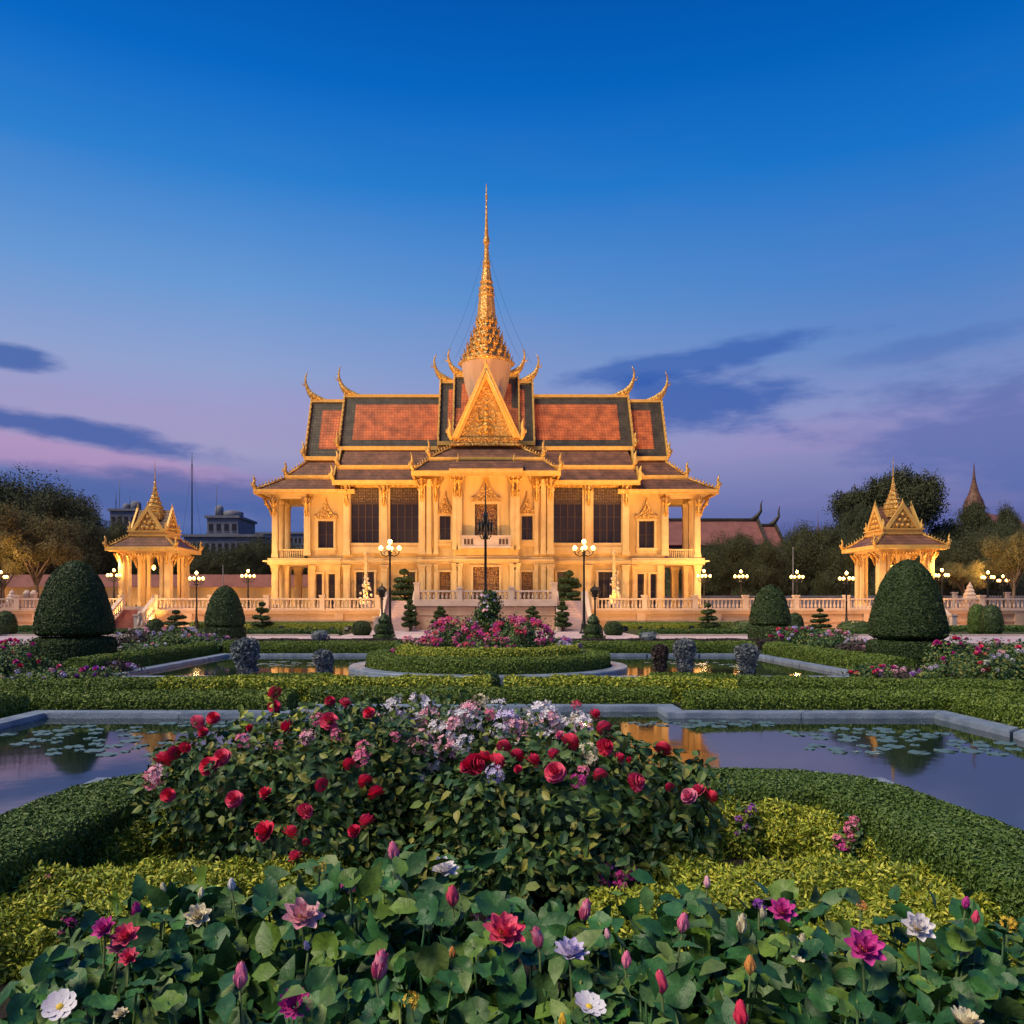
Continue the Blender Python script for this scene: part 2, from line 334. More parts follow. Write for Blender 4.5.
def ellip(c, r, n, shell=(.75,1.0), noise=.12, zmin=None, seed=0):
    D = norm(RG.normal(size=(n,3))); k = RG.uniform(*shell, size=(n,1))
    k = k*(1+noise*fnoise(D*3, 1, seed)[:,None]); P = np.array(c)+D*np.array(r)*k
    if zmin is not None: q = P[:,2] > zmin; P, D = P[q], D[q]
    return P, norm(D/np.array(r))
def hull(c, r, seg=10, rings=6, k=.8):
    m = MB(); prof = [(max(.01, sin(pi*j/rings)), -cos(pi*j/rings)) for j in range(rings+1)]
    m.lathe(prof, seg=seg); V, Fc = tri_quads(m.v, m.f); return V*np.array(r)*k+np.array(c), Fc
def gx(px, Y): return (px-VPX)*Y/F
def gz(py, Y): return CH+(HZ-py)*Y/F
# ================================================================== the setting: ground, ponds, path
XP, YF, YC = 7.0, 12.6, 13.4          # near pond: half width, far edge at the sides, far edge in the middle recess
BX, BY = 3.8, 7.75                    # planting bed that juts into the near pond
WZ = .03
def cells(xs, ys, skip, z=0, mb=None):
    mb = mb or MB()
    for i in range(len(xs)-1):
        for j in range(len(ys)-1):
            cx, cy = (xs[i]+xs[i+1])/2, (ys[j]+ys[j+1])/2
            if skip(cx, cy): continue
            mb.add([(xs[i],ys[j],z),(xs[i+1],ys[j],z),(xs[i+1],ys[j+1],z),(xs[i],ys[j+1],z)], [(0,1,2,3)])
    return mb
def in_near(x, y):
    if abs(x) < BX and y < BY: return False
    return abs(x) < XP and -6 < y < (YC if abs(x) < 2.8 else YF)
IX, IY, IR = -.05, 22.4, 3.85
P2X, P2A, P2B = 9.15, 19.3, 28.0
def in_far(x, y): return abs(x) < P2X and P2A < y < P2B
g = cells([-1500,-200,-40,-XP-0,-P2X,-XP,-BX,-2.8,2.8,BX,XP,P2X,40,200,1500] if 0 else sorted([-1500,-200,-40,-P2X,-XP,-BX,-2.8,2.8,BX,XP,P2X,40,200,1500]),
          sorted([-300,-6,BY,YF,YC,P2A,P2B,60,200,2500]), lambda x,y: in_near(x,y) or in_far(x,y))
tag(g.build('ground', 'soil'), kind='structure')
# lawn laid over the soil except where the beds are
lw = cells(sorted([-120,-P2X-.3,-XP-.3,XP+.3,P2X+.3,120]), sorted([-6,YC+.4,P2A-.3,P2B+.4,36.5]), lambda x,y: (abs(x) < XP+.3 and y < YC+.4) or (abs(x) < P2X+.3 and P2A-.3 < y < P2B+.4) , .004)
lw = cells(sorted([-120,-XP-.3,XP+.3,120]), [47.5,63.3], lambda x,y: False, .004, lw)
tag(lw.build('lawn', 'grass'), kind='structure')
pth = MB(); pth.add([(-120,36.5,.012),(120,36.5,.012),(120,47.5,.012),(-120,47.5,.012)], [(0,1,2,3)])
pth.add([(-9,47.5,.012),(9,47.5,.012),(9,60,.012),(-9,60,.012)], [(0,1,2,3)])
for s in (-1,1): pth.add([(s*20-6,51,.012),(s*20+6,51,.012),(s*20+6,55,.012),(s*20-6,55,.012)], [(0,1,2,3)])
tag(pth.build('path', 'path_stone'), kind='structure')
kb = MB(); kb.box(-120,120,36.3,36.5,-.05,.12); kb.box(-120,-9,47.5,47.7,-.05,.12); kb.box(9,120,47.5,47.7,-.05,.12)
tag(kb.build('path_kerb', 'terrace_trim'), kind='structure')
w = cells(sorted([-XP,-BX+.15,-2.8,2.8,BX-.15,XP]), [-6,BY-.15,YF,YC], lambda x,y: (abs(x) < BX-.15 and y < BY-.15) or (abs(x) > 2.8 and y > YF), WZ)
tag(w.build('pond_water', 'water'), kind='structure')
w = MB(); w.add([(-P2X,P2A,WZ),(P2X,P2A,WZ),(P2X,P2B,WZ),(-P2X,P2B,WZ)], [(0,1,2,3)])
tag(w.build('far_pond_water', 'water'), kind='structure')
def coping(pts, closed=False, wd=.32, top=.12, name='pond_coping', bot=-.5):
    """mitred kerb on the outer side (left of travel) of a polyline"""
    n = len(pts); P = [Vector(p) for p in pts]; outs = []
    for i in range(n):
        a = P[i]-P[i-1] if (i or closed) else P[1]-P[0]; b = P[(i+1)%n]-P[i] if (i < n-1 or closed) else a
        na = Vector((-a.y, a.x)).normalized(); nb = Vector((-b.y, b.x)).normalized(); m = (na+nb).normalized(); m = m/max(.3, m.dot(na)); outs.append(P[i]+m*wd)
    mb = MB(); L = 1.8
    for i in range(n if closed else n-1):
        j = (i+1)%n; a, b, c, d = P[i], P[j], outs[j], outs[i]; k = max(1, int((b-a).length/L)); e = .004 if k > 1 else 0
        for q in range(k):      # separate stones with a hairline joint
            t0, t1 = q/k+(e/2 if q else 0), (q+1)/k-(e/2 if q < k-1 else 0)
            A, B, C_, D = a.lerp(b,t0), a.lerp(b,t1), d.lerp(c,t1), d.lerp(c,t0)
            mb.add([(p.x,p.y,z) for z in (bot, top-.02) for p in (A,B,C_,D)], [(0,3,2,1),(0,1,5,4),(1,2,6,5),(2,3,7,6),(3,0,4,7)])
            ins = [p.lerp((A+B+C_+D)/4, .02*.9) for p in (A,B,C_,D)]
            mb.add([(p.x,p.y,top-.02) for p in (A,B,C_,D)]+[(p.x,p.y,top) for p in ins], [(4,5,6,7),(0,1,5,4),(1,2,6,5),(2,3,7,6),(3,0,4,7)])
    return tag(mb.build(name, 'coping'), kind='structure')
coping([(XP,-6),(XP,YF),(2.8,YF),(2.8,YC),(-2.8,YC),(-2.8,YF),(-XP,YF),(-XP,-6)][::-1], name='pond_coping')
coping([(-BX,-6),(-BX,BY),(BX,BY),(BX,-6)][::-1], name='bed_coping', top=.12) if 0 else coping([(-BX,-6),(-BX,BY),(BX,BY),(BX,-6)][::-1], name='bed_coping', top=.12, wd=-.3) if 0 else None
bc = MB()
for x0,x1,y0,y1 in ((-BX,-BX+.3,-6,BY-.3),(BX-.3,BX,-6,BY-.3),(-BX,BX,BY-.3,BY)): bc.box(x0,x1,y0,y1,-.5,.14)
tag(bc.build('bed_coping', 'coping'), kind='structure')
coping([(P2X,P2A),(P2X,P2B),(-P2X,P2B),(-P2X,P2A)][::-1], True, name='far_pond_coping', wd=.35)
# round island in the far pond
isl = MB(); isl.lathe([(IR,-.5),(IR,.14),(IR-.02,.17),(IR-.42,.17),(IR-.44,.05),(.01,.06)], IX, IY, 0, 96, sm=False)
tag(isl.build('island_kerb', 'coping'), kind='structure')
so_ = MB(); so_.lathe([(IR-.45,.055),(IR-.45,.10),(.01,.10)], IX, IY, 0, 48); tag(so_.build('island_soil', 'soil'), kind='structure')

# ------------------------------------------------------------------ hedges
def hedge(name, pts, wd, h, leaf, dens, m, label, group=None, rough=.02, closed=False, jit=.5, z0=0.0, sharp=.42, T=L_DIA, catg='hedge', out=0.0, smooth=True, hin=.75, lift=.35):
    P = [np.array(p, float) for p in pts]
    if closed: P = P+[P[0]]
    P = np.array(P)
    if smooth and len(P) > 3 or (closed and smooth):      # chaikin
        for _ in range(2):
            Q = [P[0]] if not closed else []
            for i in range(len(P)-1): Q += [P[i]*.75+P[i+1]*.25, P[i]*.25+P[i+1]*.75]
            Q += [P[-1]] if not closed else [Q[0]]
            P = np.array(Q)
    seg = np.linalg.norm(np.diff(P, axis=0), axis=1); cum = np.concatenate([[0], np.cumsum(seg)]); Ltot = cum[-1]
    th = np.linspace(0, pi, 41); cx = -np.sign(np.cos(th))*np.abs(np.cos(th))**sharp*wd/2; cz = np.abs(np.sin(th))**sharp*h
    cl = np.concatenate([[0], np.cumsum(np.hypot(np.diff(cx), np.diff(cz)))]); per = cl[-1]
    def place(s, q, k=1.0):
        x = np.interp(s, cum, P[:,0]); y = np.interp(s, cum, P[:,1]); e = .12
        tx = np.interp(s+e, cum, P[:,0])-np.interp(s-e, cum, P[:,0]); ty = np.interp(s+e, cum, P[:,1])-np.interp(s-e, cum, P[:,1])
        if closed:
            sp_, sm_ = (s+e)%Ltot, (s-e)%Ltot
            tx = np.interp(sp_, cum, P[:,0])-np.interp(sm_, cum, P[:,0]); ty = np.interp(sp_, cum, P[:,1])-np.interp(sm_, cum, P[:,1])
        tl = np.hypot(tx, ty)+1e-9; nx, ny = -ty/tl, tx/tl
        a = np.interp(q, cl, cx)*k; b = np.interp(q, cl, cz)*k
        da = np.interp(q+.01, cl, cx)-np.interp(q-.01, cl, cx); db = np.interp(q+.01, cl, cz)-np.interp(q-.01, cl, cz)
        nn = np.stack([-db*-nx*-1, -db*-ny*-1, da], 1)     # outward
        nn = np.stack([(-db)*nx, (-db)*ny, da], 1); nn = norm(nn)
        return np.stack([x+nx*a, y+ny*a, z0+b], 1), nn
    n = int(Ltot*per*dens); s = RG.uniform(0, Ltot, n); q = RG.uniform(0, per, n)
    Pp, Nn = place(s, q); Pp = Pp+Nn*(fnoise(Pp, 1.3/max(.3,wd), 3)[:,None]*rough+fnoise(Pp, 5/max(.3,wd), 9)[:,None]*rough*.6+RG.uniform(-leaf*.6, leaf*lift, (n,1)))
    parts = [scatter(T, Pp, Nn+np.array([0,0,out]), RG.uniform(.7,1.3,n)*leaf, jit)]
    if not closed:          # end caps
        ne = int(wd*h*dens)
        for e, sg in ((0,-1),(Ltot,1)):
            qq = RG.uniform(0, per, ne); kk = RG.uniform(0,1,ne)**.5
            A, _ = place(np.full(ne, float(e)), qq, 1); base = np.array([np.interp(e,cum,P[:,0]), np.interp(e,cum,P[:,1]), z0])
            C_ = base+(A-base)*kk[:,None]; d = (P[1]-P[0] if e == 0 else P[-1]-P[-2]); d = d/np.linalg.norm(d)*sg; dn = np.tile([d[0],d[1],0],(ne,1))
            parts.append(scatter(T, C_+dn*RG.uniform(-leaf,leaf*.4,(ne,1)), dn, RG.uniform(.7,1.3,ne)*leaf, jit))
    ns = max(2, int(Ltot/.25)); ss = np.linspace(0, Ltot, ns); qs = np.linspace(0, per, 13); V = []
    for si in ss:
        a, nn = place(np.full(13, si), qs); a = a-nn*leaf*hin; a = a+nn*(fnoise(a,1.3/max(.3,wd),3)[:,None]*rough); a[:,2] = np.maximum(a[:,2], z0-.02); V.append(a)
    V = np.concatenate(V); Fc = []
    for i in range(ns-1):
        for j in range(12): a = i*13+j; Fc += [(a,a+13,a+14),(a,a+14,a+1)]
    if not closed:
        for o in (0, (ns-1)*13):
            for j in range(1,12): Fc.append((o,o+j,o+j+1))
    parts.append((V, np.array(Fc)))
    V, Fc = cat(*parts); c = np.array([V[:,0].mean(), V[:,1].mean(), z0]); o = link(name, npmesh(name, V-c, Fc), None, m, tuple(c))
    return tag(o, label, catg, group)
LRW = {-1: 'left', 1: 'right'}
# clipped hedges just inside the near bed
for s in (-1,1):
    hedge('clipped_hedge', [(s*.35,6.3),(s*2.2,6.3),(s*2.9,6.1),(s*2.9,.6)], .68, .47, .026, 9500, 'hedge',
          'dense clipped green hedge bordering the flower bed on its %s side, beside the near pond' % LRW[s], 'clipped hedges round the flower bed', rough=.012, sharp=.2, jit=.45)
# the loose yellow-green hedges, each a triangle round a dark hollow
for s in (-1,1):
    hedge('golden_hedge', [(s*1.95,6.05),(s*1.3,5.7),(s*.85,4.75),(s*1.75,4.5),(s*2.85,4.5),(s*2.7,5.5)], .42, .29, .036, 15000, 'hedge_yellow',
          'loose yellow-green hedge in a triangle round a dark hollow, %s foreground' % LRW[s], 'triangular golden hedges', rough=.06, closed=True, jit=1.1, T=L_SPRIG, sharp=.55, out=.1, hin=1.5, lift=.9)
for s in (-1,1):
    hedge('golden_hedge', [(s*.55,4.2),(s*1.5,4.1),(s*2.85,4.02)], .42, .25, .036, 15000, 'hedge_yellow', 'low yellow-green hedge strip just behind the lotus bed, %s side' % LRW[s], 'golden hedge strips', rough=.06, jit=1.1, T=L_SPRIG, sharp=.55, out=.1, hin=1.5, lift=.9)
# hedge rows between the two ponds
rows = [
 ('clipped_hedge', [(-8.6,13.55),(-3.35,13.55)], .8, .35, 'hedge_far', 'long clipped green hedge along the far kerb of the near pond, left of the recess'),
 ('clipped_hedge', [(3.35,13.55),(8.6,13.55)], .8, .35, 'hedge_far', 'long clipped green hedge along the far kerb of the near pond, right of the recess'),
 ('clipped_hedge', [(-3.2,14.45),(3.2,14.4)], .6, .32, 'hedge_far', 'straight clipped hedge behind the recessed middle of the near pond kerb'),
 ('golden_hedge', [(-6.2,15.2),(-3.6,15.35),(.0,15.4)], .7, .42, 'hedge_yellow', 'yellow-green low hedge band between the ponds, left of the small shrub'),
 ('golden_hedge', [(.3,15.4),(3.2,15.3),(4.6,15.05)], .7, .42, 'hedge_yellow', 'yellow-green low hedge band between the ponds, right of the small shrub'),
 ('clipped_hedge', [(-10.5,15.1),(-7.6,15.6),(-5.2,16.4),(-3.4,17.0)], .8, .36, 'hedge_far', 'curving green hedge running from the left lawn towards the round island'),
 ('clipped_hedge', [(10.5,15.1),(7.6,15.6),(5.2,16.4),(3.4,17.0)], .8, .36, 'hedge_far', 'curving green hedge running from the right lawn towards the round island'),
]
for nm, pts, wd, h, m, lb in rows:
    hedge(nm, pts, wd, h, .05 if m != 'hedge_yellow' else .06, 2600, m, lb, 'hedge rows between the two ponds', rough=.025 if m != 'hedge_yellow' else .05, jit=.6 if m != 'hedge_yellow' else .9, sharp=.35)
for s in (-1,1):
    hedge('clipped_hedge', [(s*7.95,13.0),(s*7.95,2.0)], .9, .42, .05, 2600, 'hedge_far', 'clipped green hedge along the %s side of the near pond' % LRW[s], 'hedges beside the near pond', rough=.025, jit=.6, sharp=.35)
    hedge('clipped_hedge', [(s*10.1,19.6),(s*10.1,28.6)], .7, .5, .06, 1800, 'hedge_far', 'clipped hedge along the %s side of the far pond' % LRW[s], 'hedges beside the far pond', rough=.02, jit=.6, sharp=.35)
    hedge('clipped_hedge', [(s*9.6,29.3),(s*1.2,29.3)], .9, .5, .06, 1700, 'hedge_far', 'low hedge behind the far pond on the %s of the central mound' % LRW[s], 'hedges behind the far pond', rough=.02, jit=.6, sharp=.35)
    hedge('clipped_hedge', [(s*12.5,33.0),(s*2.2,33.0)], .8, .42, .07, 1300, 'wine', 'dark reddish low hedge before the paved path on the %s' % LRW[s], 'hedges before the path', rough=.03, jit=.7, sharp=.4)
    hedge('clipped_hedge', [(s*9.3,50.0),(s*26,50.0)], .7, .35, .1, 500, 'hedge', 'thin low hedge on the %s lawn in front of the terrace wall' % LRW[s], 'hedges on the terrace lawn', rough=.02, jit=.6)
    hedge('clipped_hedge', [(s*9.3,61.6),(s*23.0,61.6)], .9, .55, .1, 500, 'hedge', 'dark hedge at the foot of the terrace wall, %s of the centre' % LRW[s], 'hedges at the foot of the terrace', rough=.03, jit=.6)
    hedge('clipped_hedge', [(s*30.5,56.5),(s*41,56.5)], 1.2, .40, .1, 500, 'hedge', 'low square hedge at the far %s edge of the garden' % LRW[s], 'hedges at the garden edge', rough=.03, jit=.6)
def ring(r, n=28): return [(IX+r*cos(2*pi*i/n), IY+r*sin(2*pi*i/n)) for i in range(n)]
hedge('ring_hedge', ring(3.05), .66, .42, .055, 2200, 'hedge_far', 'outer ring of clipped green hedge on the round island', 'ring hedges on the island', rough=.012, closed=True, jit=.5, z0=.1, sharp=.3)
hedge('ring_hedge', ring(2.3), .55, .62, .055, 2200, 'hedge_yellow', 'inner taller ring of yellow-green hedge on the round island', 'ring hedges on the island', rough=.03, closed=True, jit=.6, z0=.1, sharp=.4)
# ================================================================== palace
AX = -.33
TZ, CZ = 1.5, 2.2           # terrace floor, raised centre block floor
def D(d, Y): return d*Y/F    # half width in px -> metres at distance Y
pal = empty('palace', 'large floodlit golden palace with tiered red roofs, curved finials and tall gilded spire', 'palace', (AX, 74.5, TZ))
def P_(mb, name, mats, parent=None, label=None):
    """world coordinates -> local to the palace (and its parts)"""
    mb.v = [(x-AX, y-74.5, z-TZ) if True else 0 for x,y,z in mb.v]
    o = mb.build(name, mats, parent or pal)
    if label: o['label'] = label
    return o
def X(s, x): return AX+s*x
def wall_open(x0, x1, z0, z1, y, openings, depth=.3, mb=None):
    """front wall with real openings and reveals; openings (xa,xb,za,zb)"""
    mb = mb or MB(); xs = sorted({x0,x1,*[o[0] for o in openings],*[o[1] for o in openings]}); zs = sorted({z0,z1,*[o[2] for o in openings],*[o[3] for o in openings]})
    for i in range(len(xs)-1):
        for j in range(len(zs)-1):
            cx, cz = (xs[i]+xs[i+1])/2, (zs[j]+zs[j+1])/2
            if any(a < cx < b and c < cz < d for a,b,c,d in openings): continue
            mb.add([(xs[i],y,zs[j]),(xs[i+1],y,zs[j]),(xs[i+1],y,zs[j+1]),(xs[i],y,zs[j+1])], [(0,1,2,3)])
    for a,b,c,d in openings:
        e = y+depth; mb.add([(a,y,c),(b,y,c),(b,y,d),(a,y,d),(a,e,c),(b,e,c),(b,e,d),(a,e,d)], [(0,1,5,4),(1,2,6,5),(2,3,7,6),(3,0,4,7)])
    return mb
def zz(py, Y): return CH+(HZ-py)*Y/F
# storey levels
Z1 = zz(562,70)             # upper floor
def column(x, y, z0, z1, r=.32, sq=True, name='column', cap=True, parent=None):
    m = MB(); h = z1-z0
    m.box(x-r*1.25,x+r*1.25,y-r*1.25,y+r*1.25,z0,z0+.25); m.box(x-r*1.1,x+r*1.1,y-r*1.1,y+r*1.1,z0+.25,z0+.4)
    m.box(x-r,x+r,y-r,y+r,z0+.4,z1-.5); m.box(x-r*.55,x+r*.55,y-r*1.08,y+r*1.08,z0+.6,z1-.8); m.box(x-r*1.08,x+r*1.08,y-r*.55,y+r*.55,z0+.6,z1-.8)
    m.box(x-r*1.15,x+r*1.15,y-r*1.15,y+r*1.15,z1-.5,z1-.36); m.frustum((x-r*1.05,x+r*1.05,y-r*1.05,y+r*1.05,z1-.36),(x-r*1.4,x+r*1.4,y-r*1.4,y+r*1.4,z1-.08)); m.box(x-r*1.45,x+r*1.45,y-r*1.45,y+r*1.45,z1-.08,z1)
    return P_(m, name, 'stone_trim', parent)
def bracket(x, y, ztop, h=1.5, out=.55, dirx=0):
    """winged-figure eave bracket: body leaning outward, tail tapering down the column"""
    m = MB()
    d = Vector((dirx, -1, 0)).normalized()
    def p(o, z): return (x+d.x*o, y+d.y*o, ztop+z)
    m.tube([p(.08,-h),p(.14,-h*.8),p(.2,-h*.6),p(out*.55,-h*.35),p(out*.9,-.12),p(out,.0)], [.03,.07,.12,.17,.13,.08], 6)
    m.sphere(p(out*.8,-h*.3), .13, 6, 4); 
    for s in (-1,1):
        q = Vector((-d.y, d.x, 0))*s
        m.tube([Vector(p(out*.5,-h*.42))+q*.1, Vector(p(out*.6,-h*.28))+q*.3, Vector(p(out*.8,-.08))+q*.4], [.09,.1,.05], 5)
        m.tube([Vector(p(.12,-h*.55))+q*.06, Vector(p(.1,-h*.75))+q*.16, Vector(p(.06,-h*.95))+q*.14], [.05,.06,.02], 5)
    return P_(m, 'bracket', 'gold')
def flame(w, h, x, z):
    """pointed Khmer window gable outline, half-profile mirrored"""
    half = [(1,0),(1.02,.10),(.93,.20),(.80,.17),(.62,.24),(.46,.34),(.34,.46),(.22,.58),(.13,.70),(.07,.82),(.03,.93),(0,1)]
    pts = [(x+a*w/2, z+b*h) for a,b in half]; return pts+[(2*x-a, b) for a,b in pts[-2::-1]]
def window(xa, xb, za, zb, y, ped=0, door=False, lattice=0, depth=.3, shutters=2, framew=.18):
    """frame with pane/shutters as sub-parts; y = wall face"""
    m = MB(); f = framew; o = y-.12
    m.box(xa-f,xa,o,y+.1,za,zb); m.box(xb,xb+f,o,y+.1,za,zb); m.box(xa-f-.06,xb+f+.06,o-.04,y+.1,zb,zb+f)
    if not door: m.box(xa-f-.1,xb+f+.1,o-.08,y+.1,za-f,za); m.box(xa-f,xb+f,o,y+.02,za-f-.3,za-f)
    fr = P_(m, 'door_frame' if door else 'window', 'stone_trim')
    def S(mb, name, mats):
        mb.v = [(a-AX,b-74.5,c-TZ) for a,b,c in mb.v]; return mb.build(name, mats, fr)
    zt = zb-(zb-za)*lattice
    g = MB(); g.box(xa,xb,y+depth-.02,y+depth+.05,za,zt); S(g, 'pane', 'gilt_door' if door == 2 else 'glass_dark')
    if lattice:
        l = MB(); l.box(xa,xb,y+depth-.06,y+depth,zt,zb); l.box(xa,xb,y+depth-.16,y+depth-.08,zt-.09,zt+.09,1)
        for i in range(1,12): xx = xa+(xb-xa)*i/12; l.box(xx-.03,xx+.03,y+depth-.12,y+depth-.07,zt+.1,zb,1)
        for i in range(1,6): q = zt+(zb-zt)*i/6; l.box(xa,xb,y+depth-.10,y+depth-.065,q-.025,q+.025,1)
        S(l, 'lattice', ['lattice','shutter'])
    sh = MB(); n = shutters
    for i in range(n+1):
        xx = xa+(xb-xa)*i/n; sh.box(max(xa,xx-.05),min(xb,xx+.05),y+depth-.1,y+depth-.03,za,zt-.09 if lattice else zb)
    for q in ([.5] if not lattice else [.33,.66]): zq = za+(zt-za)*q; sh.box(xa,xb,y+depth-.085,y+depth-.035,zq-.03,zq+.03)
    S(sh, 'mullions', 'shutter')
    if ped:
        w = (xb-xa)+2*f+.3; p = MB(); p.ext(flame(w, ped, (xa+xb)/2, zb+f), y-.20, y-.002)
        p.ext(flame(w*.62, ped*.62, (xa+xb)/2, zb+f+.06), y-.28, y-.202, m=1)
        S(p, 'window_gable', ['gold','gold_fine'])
    return fr

# --- wings (mirrored)
YW, YO = 69.7, 70.0
for s in (-1,1):
    def rng(a, b): a, b = X(s,a), X(s,b); return (min(a,b), max(a,b))
    # main wing bay |x| 5.3..12.5, two big windows
    o1 = rng(D(67,YW), D(96,YW)); o2 = rng(D(107,YW), D(135,YW)); za, zb = zz(543,YW), zz(486,YW)
    xw = rng(D(60,YW), D(143,YW)); gz0, gz1 = TZ, Z1
    dr = [rng(D(112,YW), D(130,YW)), rng(D(71,YW), D(79,YW))]; dz = zz(572,YW)
    P_(wall_open(*xw, Z1, 12.75, YW, [(*o1,za,zb),(*o2,za,zb)]), 'wall', 'stone')
    P_(wall_open(*xw, TZ, Z1, YW, [(*q,TZ,dz) for q in dr]), 'wall', 'stone')
    for o_ in (o1,o2): window(*o_, za, zb, YW, lattice=.3, shutters=4)
    for q in dr: window(*q, TZ, dz, YW, door=True, shutters=3)
    # panels below big windows
    m = MB(); m.box(*rng(D(65,YW),D(137,YW)), YW-.14, YW-.002, zz(554,YW), zz(546,YW)); m.box(*rng(D(67,YW),D(98,YW)), YW-.2, YW-.142, zz(553,YW), zz(547,YW)); m.box(*rng(D(105,YW),D(135,YW)), YW-.2, YW-.142, zz(553,YW), zz(547,YW))
    P_(m, 'sill_panel', 'stone_trim')
    # outer bay
    xo = rng(D(143,YW), 15.6); so1 = rng(D(152.5,YO), D(168,YO)); d1 = rng(D(151,YO), D(157.5,YO)); d2 = rng(D(164,YO), D(170,YO)); za, zb = zz(548,YO), zz(521,YO); dz = zz(574,YO)
    P_(wall_open(*xo, Z1, 12.0, YO, [(*so1,za,zb)]), 'wall', 'stone'); P_(wall_open(*xo, TZ, Z1, YO, [(*d1,TZ,dz),(*d2,TZ,dz)]), 'wall', 'stone')
    window(*so1, za, zb, YO, ped=1.85); window(*d1, TZ, dz, YO, door=True, shutters=1); window(*d2, TZ, dz, YO, door=True, shutters=1)
    m = MB(); a, b = rng(15.6, 15.3); m.box(a,b,YO+.01,79,TZ,Z1-.01); m.box(a,b,YO+.01,79,Z1,11.9); P_(m, 'side_wall', 'stone')
    # pilasters on the wings
    for d, y in ((139,YW),(101.5,YW),(63.5,YW)):
        column(X(s,D(d,YW)), y-.12, Z1+.55, 12.3, .27, name='pilaster'); column(X(s,D(d,YW)), y-.12, TZ, Z1-.3, .27, name='pilaster')
        bracket(X(s,D(d,YW)), y-.4, 12.3, 1.9, .5)
    for d in (173,148): column(X(s,D(d,YO)), YO-.05, TZ, Z1-.3, .2, name='pilaster')
    column(X(s,D(178.5,YO)), YO-.02, Z1+.55, 11.2, .27, name='pilaster'); bracket(X(s,D(178.5,YO)), YO-.3, 11.25, 1.7, .5)
    # end veranda, open on three sides
    for y in (70.0,72.0,74.2):
        column(X(s,18.45), y, Z1+.35, 11.2, .24); column(X(s,18.45), y, TZ, Z1-.3, .27)
        bracket(X(s,18.72), y, 11.2, 1.6, .75, dirx=s*30); 
    column(X(s,17.7), 71.0, TZ, Z1-.3, .2); column(X(s,17.3), 73.6, TZ, Z1-.3, .3)
    bracket(X(s,18.45), 69.72, 11.2, 1.6, .55)
    m = MB(); m.box(*rng(15.61,18.95), 69.55, 79.2, 10.95, 11.5) ; 
    m = MB()
    for y0,y1 in ((69.7,70.25),(74.0,74.5)): m.box(*rng(15.61,18.75), y0, y1, 11.2, 11.8)
    m.box(*rng(18.2,18.75), 70.26, 73.99, 11.2, 11.8); P_(m, 'beam', 'stone_trim')
    m = MB(); m.box(*rng(15.61,18.9), 69.5, 74.6, Z1-.3, Z1); P_(m, 'veranda_floor', 'stone')
    m = MB(); a, b = rng(15.9,18.2); m.box(a,b,69.95,70.1,Z1+1.0,Z1+1.12); m.box(a,b,69.95,70.1,Z1+.02,Z1+.14)
    k = 14
    for i in range(k): xx = a+(b-a)*(i+.5)/k; m.lathe([(.04,0),(.065,.25),(.035,.45),(.06,.7),(.04,.86)], xx, 70.02, Z1+.14, 6)
    P_(m, 'veranda_balustrade', 'stone_trim')
    # back wall of ground floor veranda visible through
    # cornices between the storeys
    for (a,b,y,nm) in ((D(60,YW),D(144.5,YW),YW,0),(D(144.5,YW)+.01,18.95,69.5,1)):
        m = MB(); xa, xb = rng(a,b)
        m.box(xa,xb,y-.42,y-.002,Z1-.02,Z1+.10); m.box(xa,xb,y-.30,y-.002,Z1-.24,Z1-.02); m.box(xa,xb,y-.16,y-.002,Z1+.10,Z1+.3)
        if nm: xe0, xe1 = rng(18.952,19.3); m.box(xe0,xe1,y-.42,74.6,Z1-.02,Z1+.10)
        P_(m, 'cornice', 'stone_trim')
    m = MB(); m.box(*rng(D(60,YW),D(143,YW)), YW-.25, YW-.002, 12.1, 12.3); m.box(*rng(D(60,YW),D(143,YW)), YW-.35, YW-.002, 12.32, 12.7); P_(m, 'frieze', 'gold')
# --- central projection
YS, YB = 68.4, 67.6
for s in (-1,1):
    def rng(a, b): a, b = X(s,a), X(s,b); return (min(a,b), max(a,b))
    sx = rng(D(32.5,YS), D(67,YS)); w1 = rng(D(35.5,YS), D(46.5,YS)); za, zb = zz(540,YS), zz(516,YS); dz = zz(572,YS)
    P_(wall_open(*sx, Z1, 13.1, YS, [(*w1,za,zb)]), 'wall', 'stone'); P_(wall_open(*sx, CZ-.7, Z1, YS, [(*w1,CZ,dz)]), 'wall', 'stone')
    window(*w1, za, zb, YS, ped=1.9); window(*w1, CZ, dz, YS, door=2, shutters=1)
    m = MB(); a, b = rng(D(67,YS)-.3, D(67,YS)-.01); m.box(a,b,YS+.01,YW+.4,TZ,13.0); P_(m, 'side_wall', 'stone')
    for d, y, r in ((64,YS,.26),(57,YS,.2),(50,YS,.16)):
        column(X(s,D(d,YS)), y-.08, Z1+.55, 12.6, r, name='pilaster'); column(X(s,D(d,YS)), y-.08, CZ-.1, Z1-.3, r, name='pilaster'); 
        if d != 57: bracket(X(s,D(d,YS)), y-.3, 12.65, 2.0, .5)
    for d in (26.5,31): 
        column(X(s,D(d,YB)), YB-.12, Z1+.9, 12.9, .2, name='column'); column(X(s,D(d,YB)), YB-.1, CZ, Z1-.25, .22, name='column')
        bracket(X(s,D(d,YB)), YB-.35, 13.0, 2.1, .6)
    m = MB(); a, b = rng(D(32.4,YB)-.2, D(32.4,YB)); m.box(a,b,YB+.01,YS+.1,TZ,13.1); P_(m, 'side_wall', 'stone')
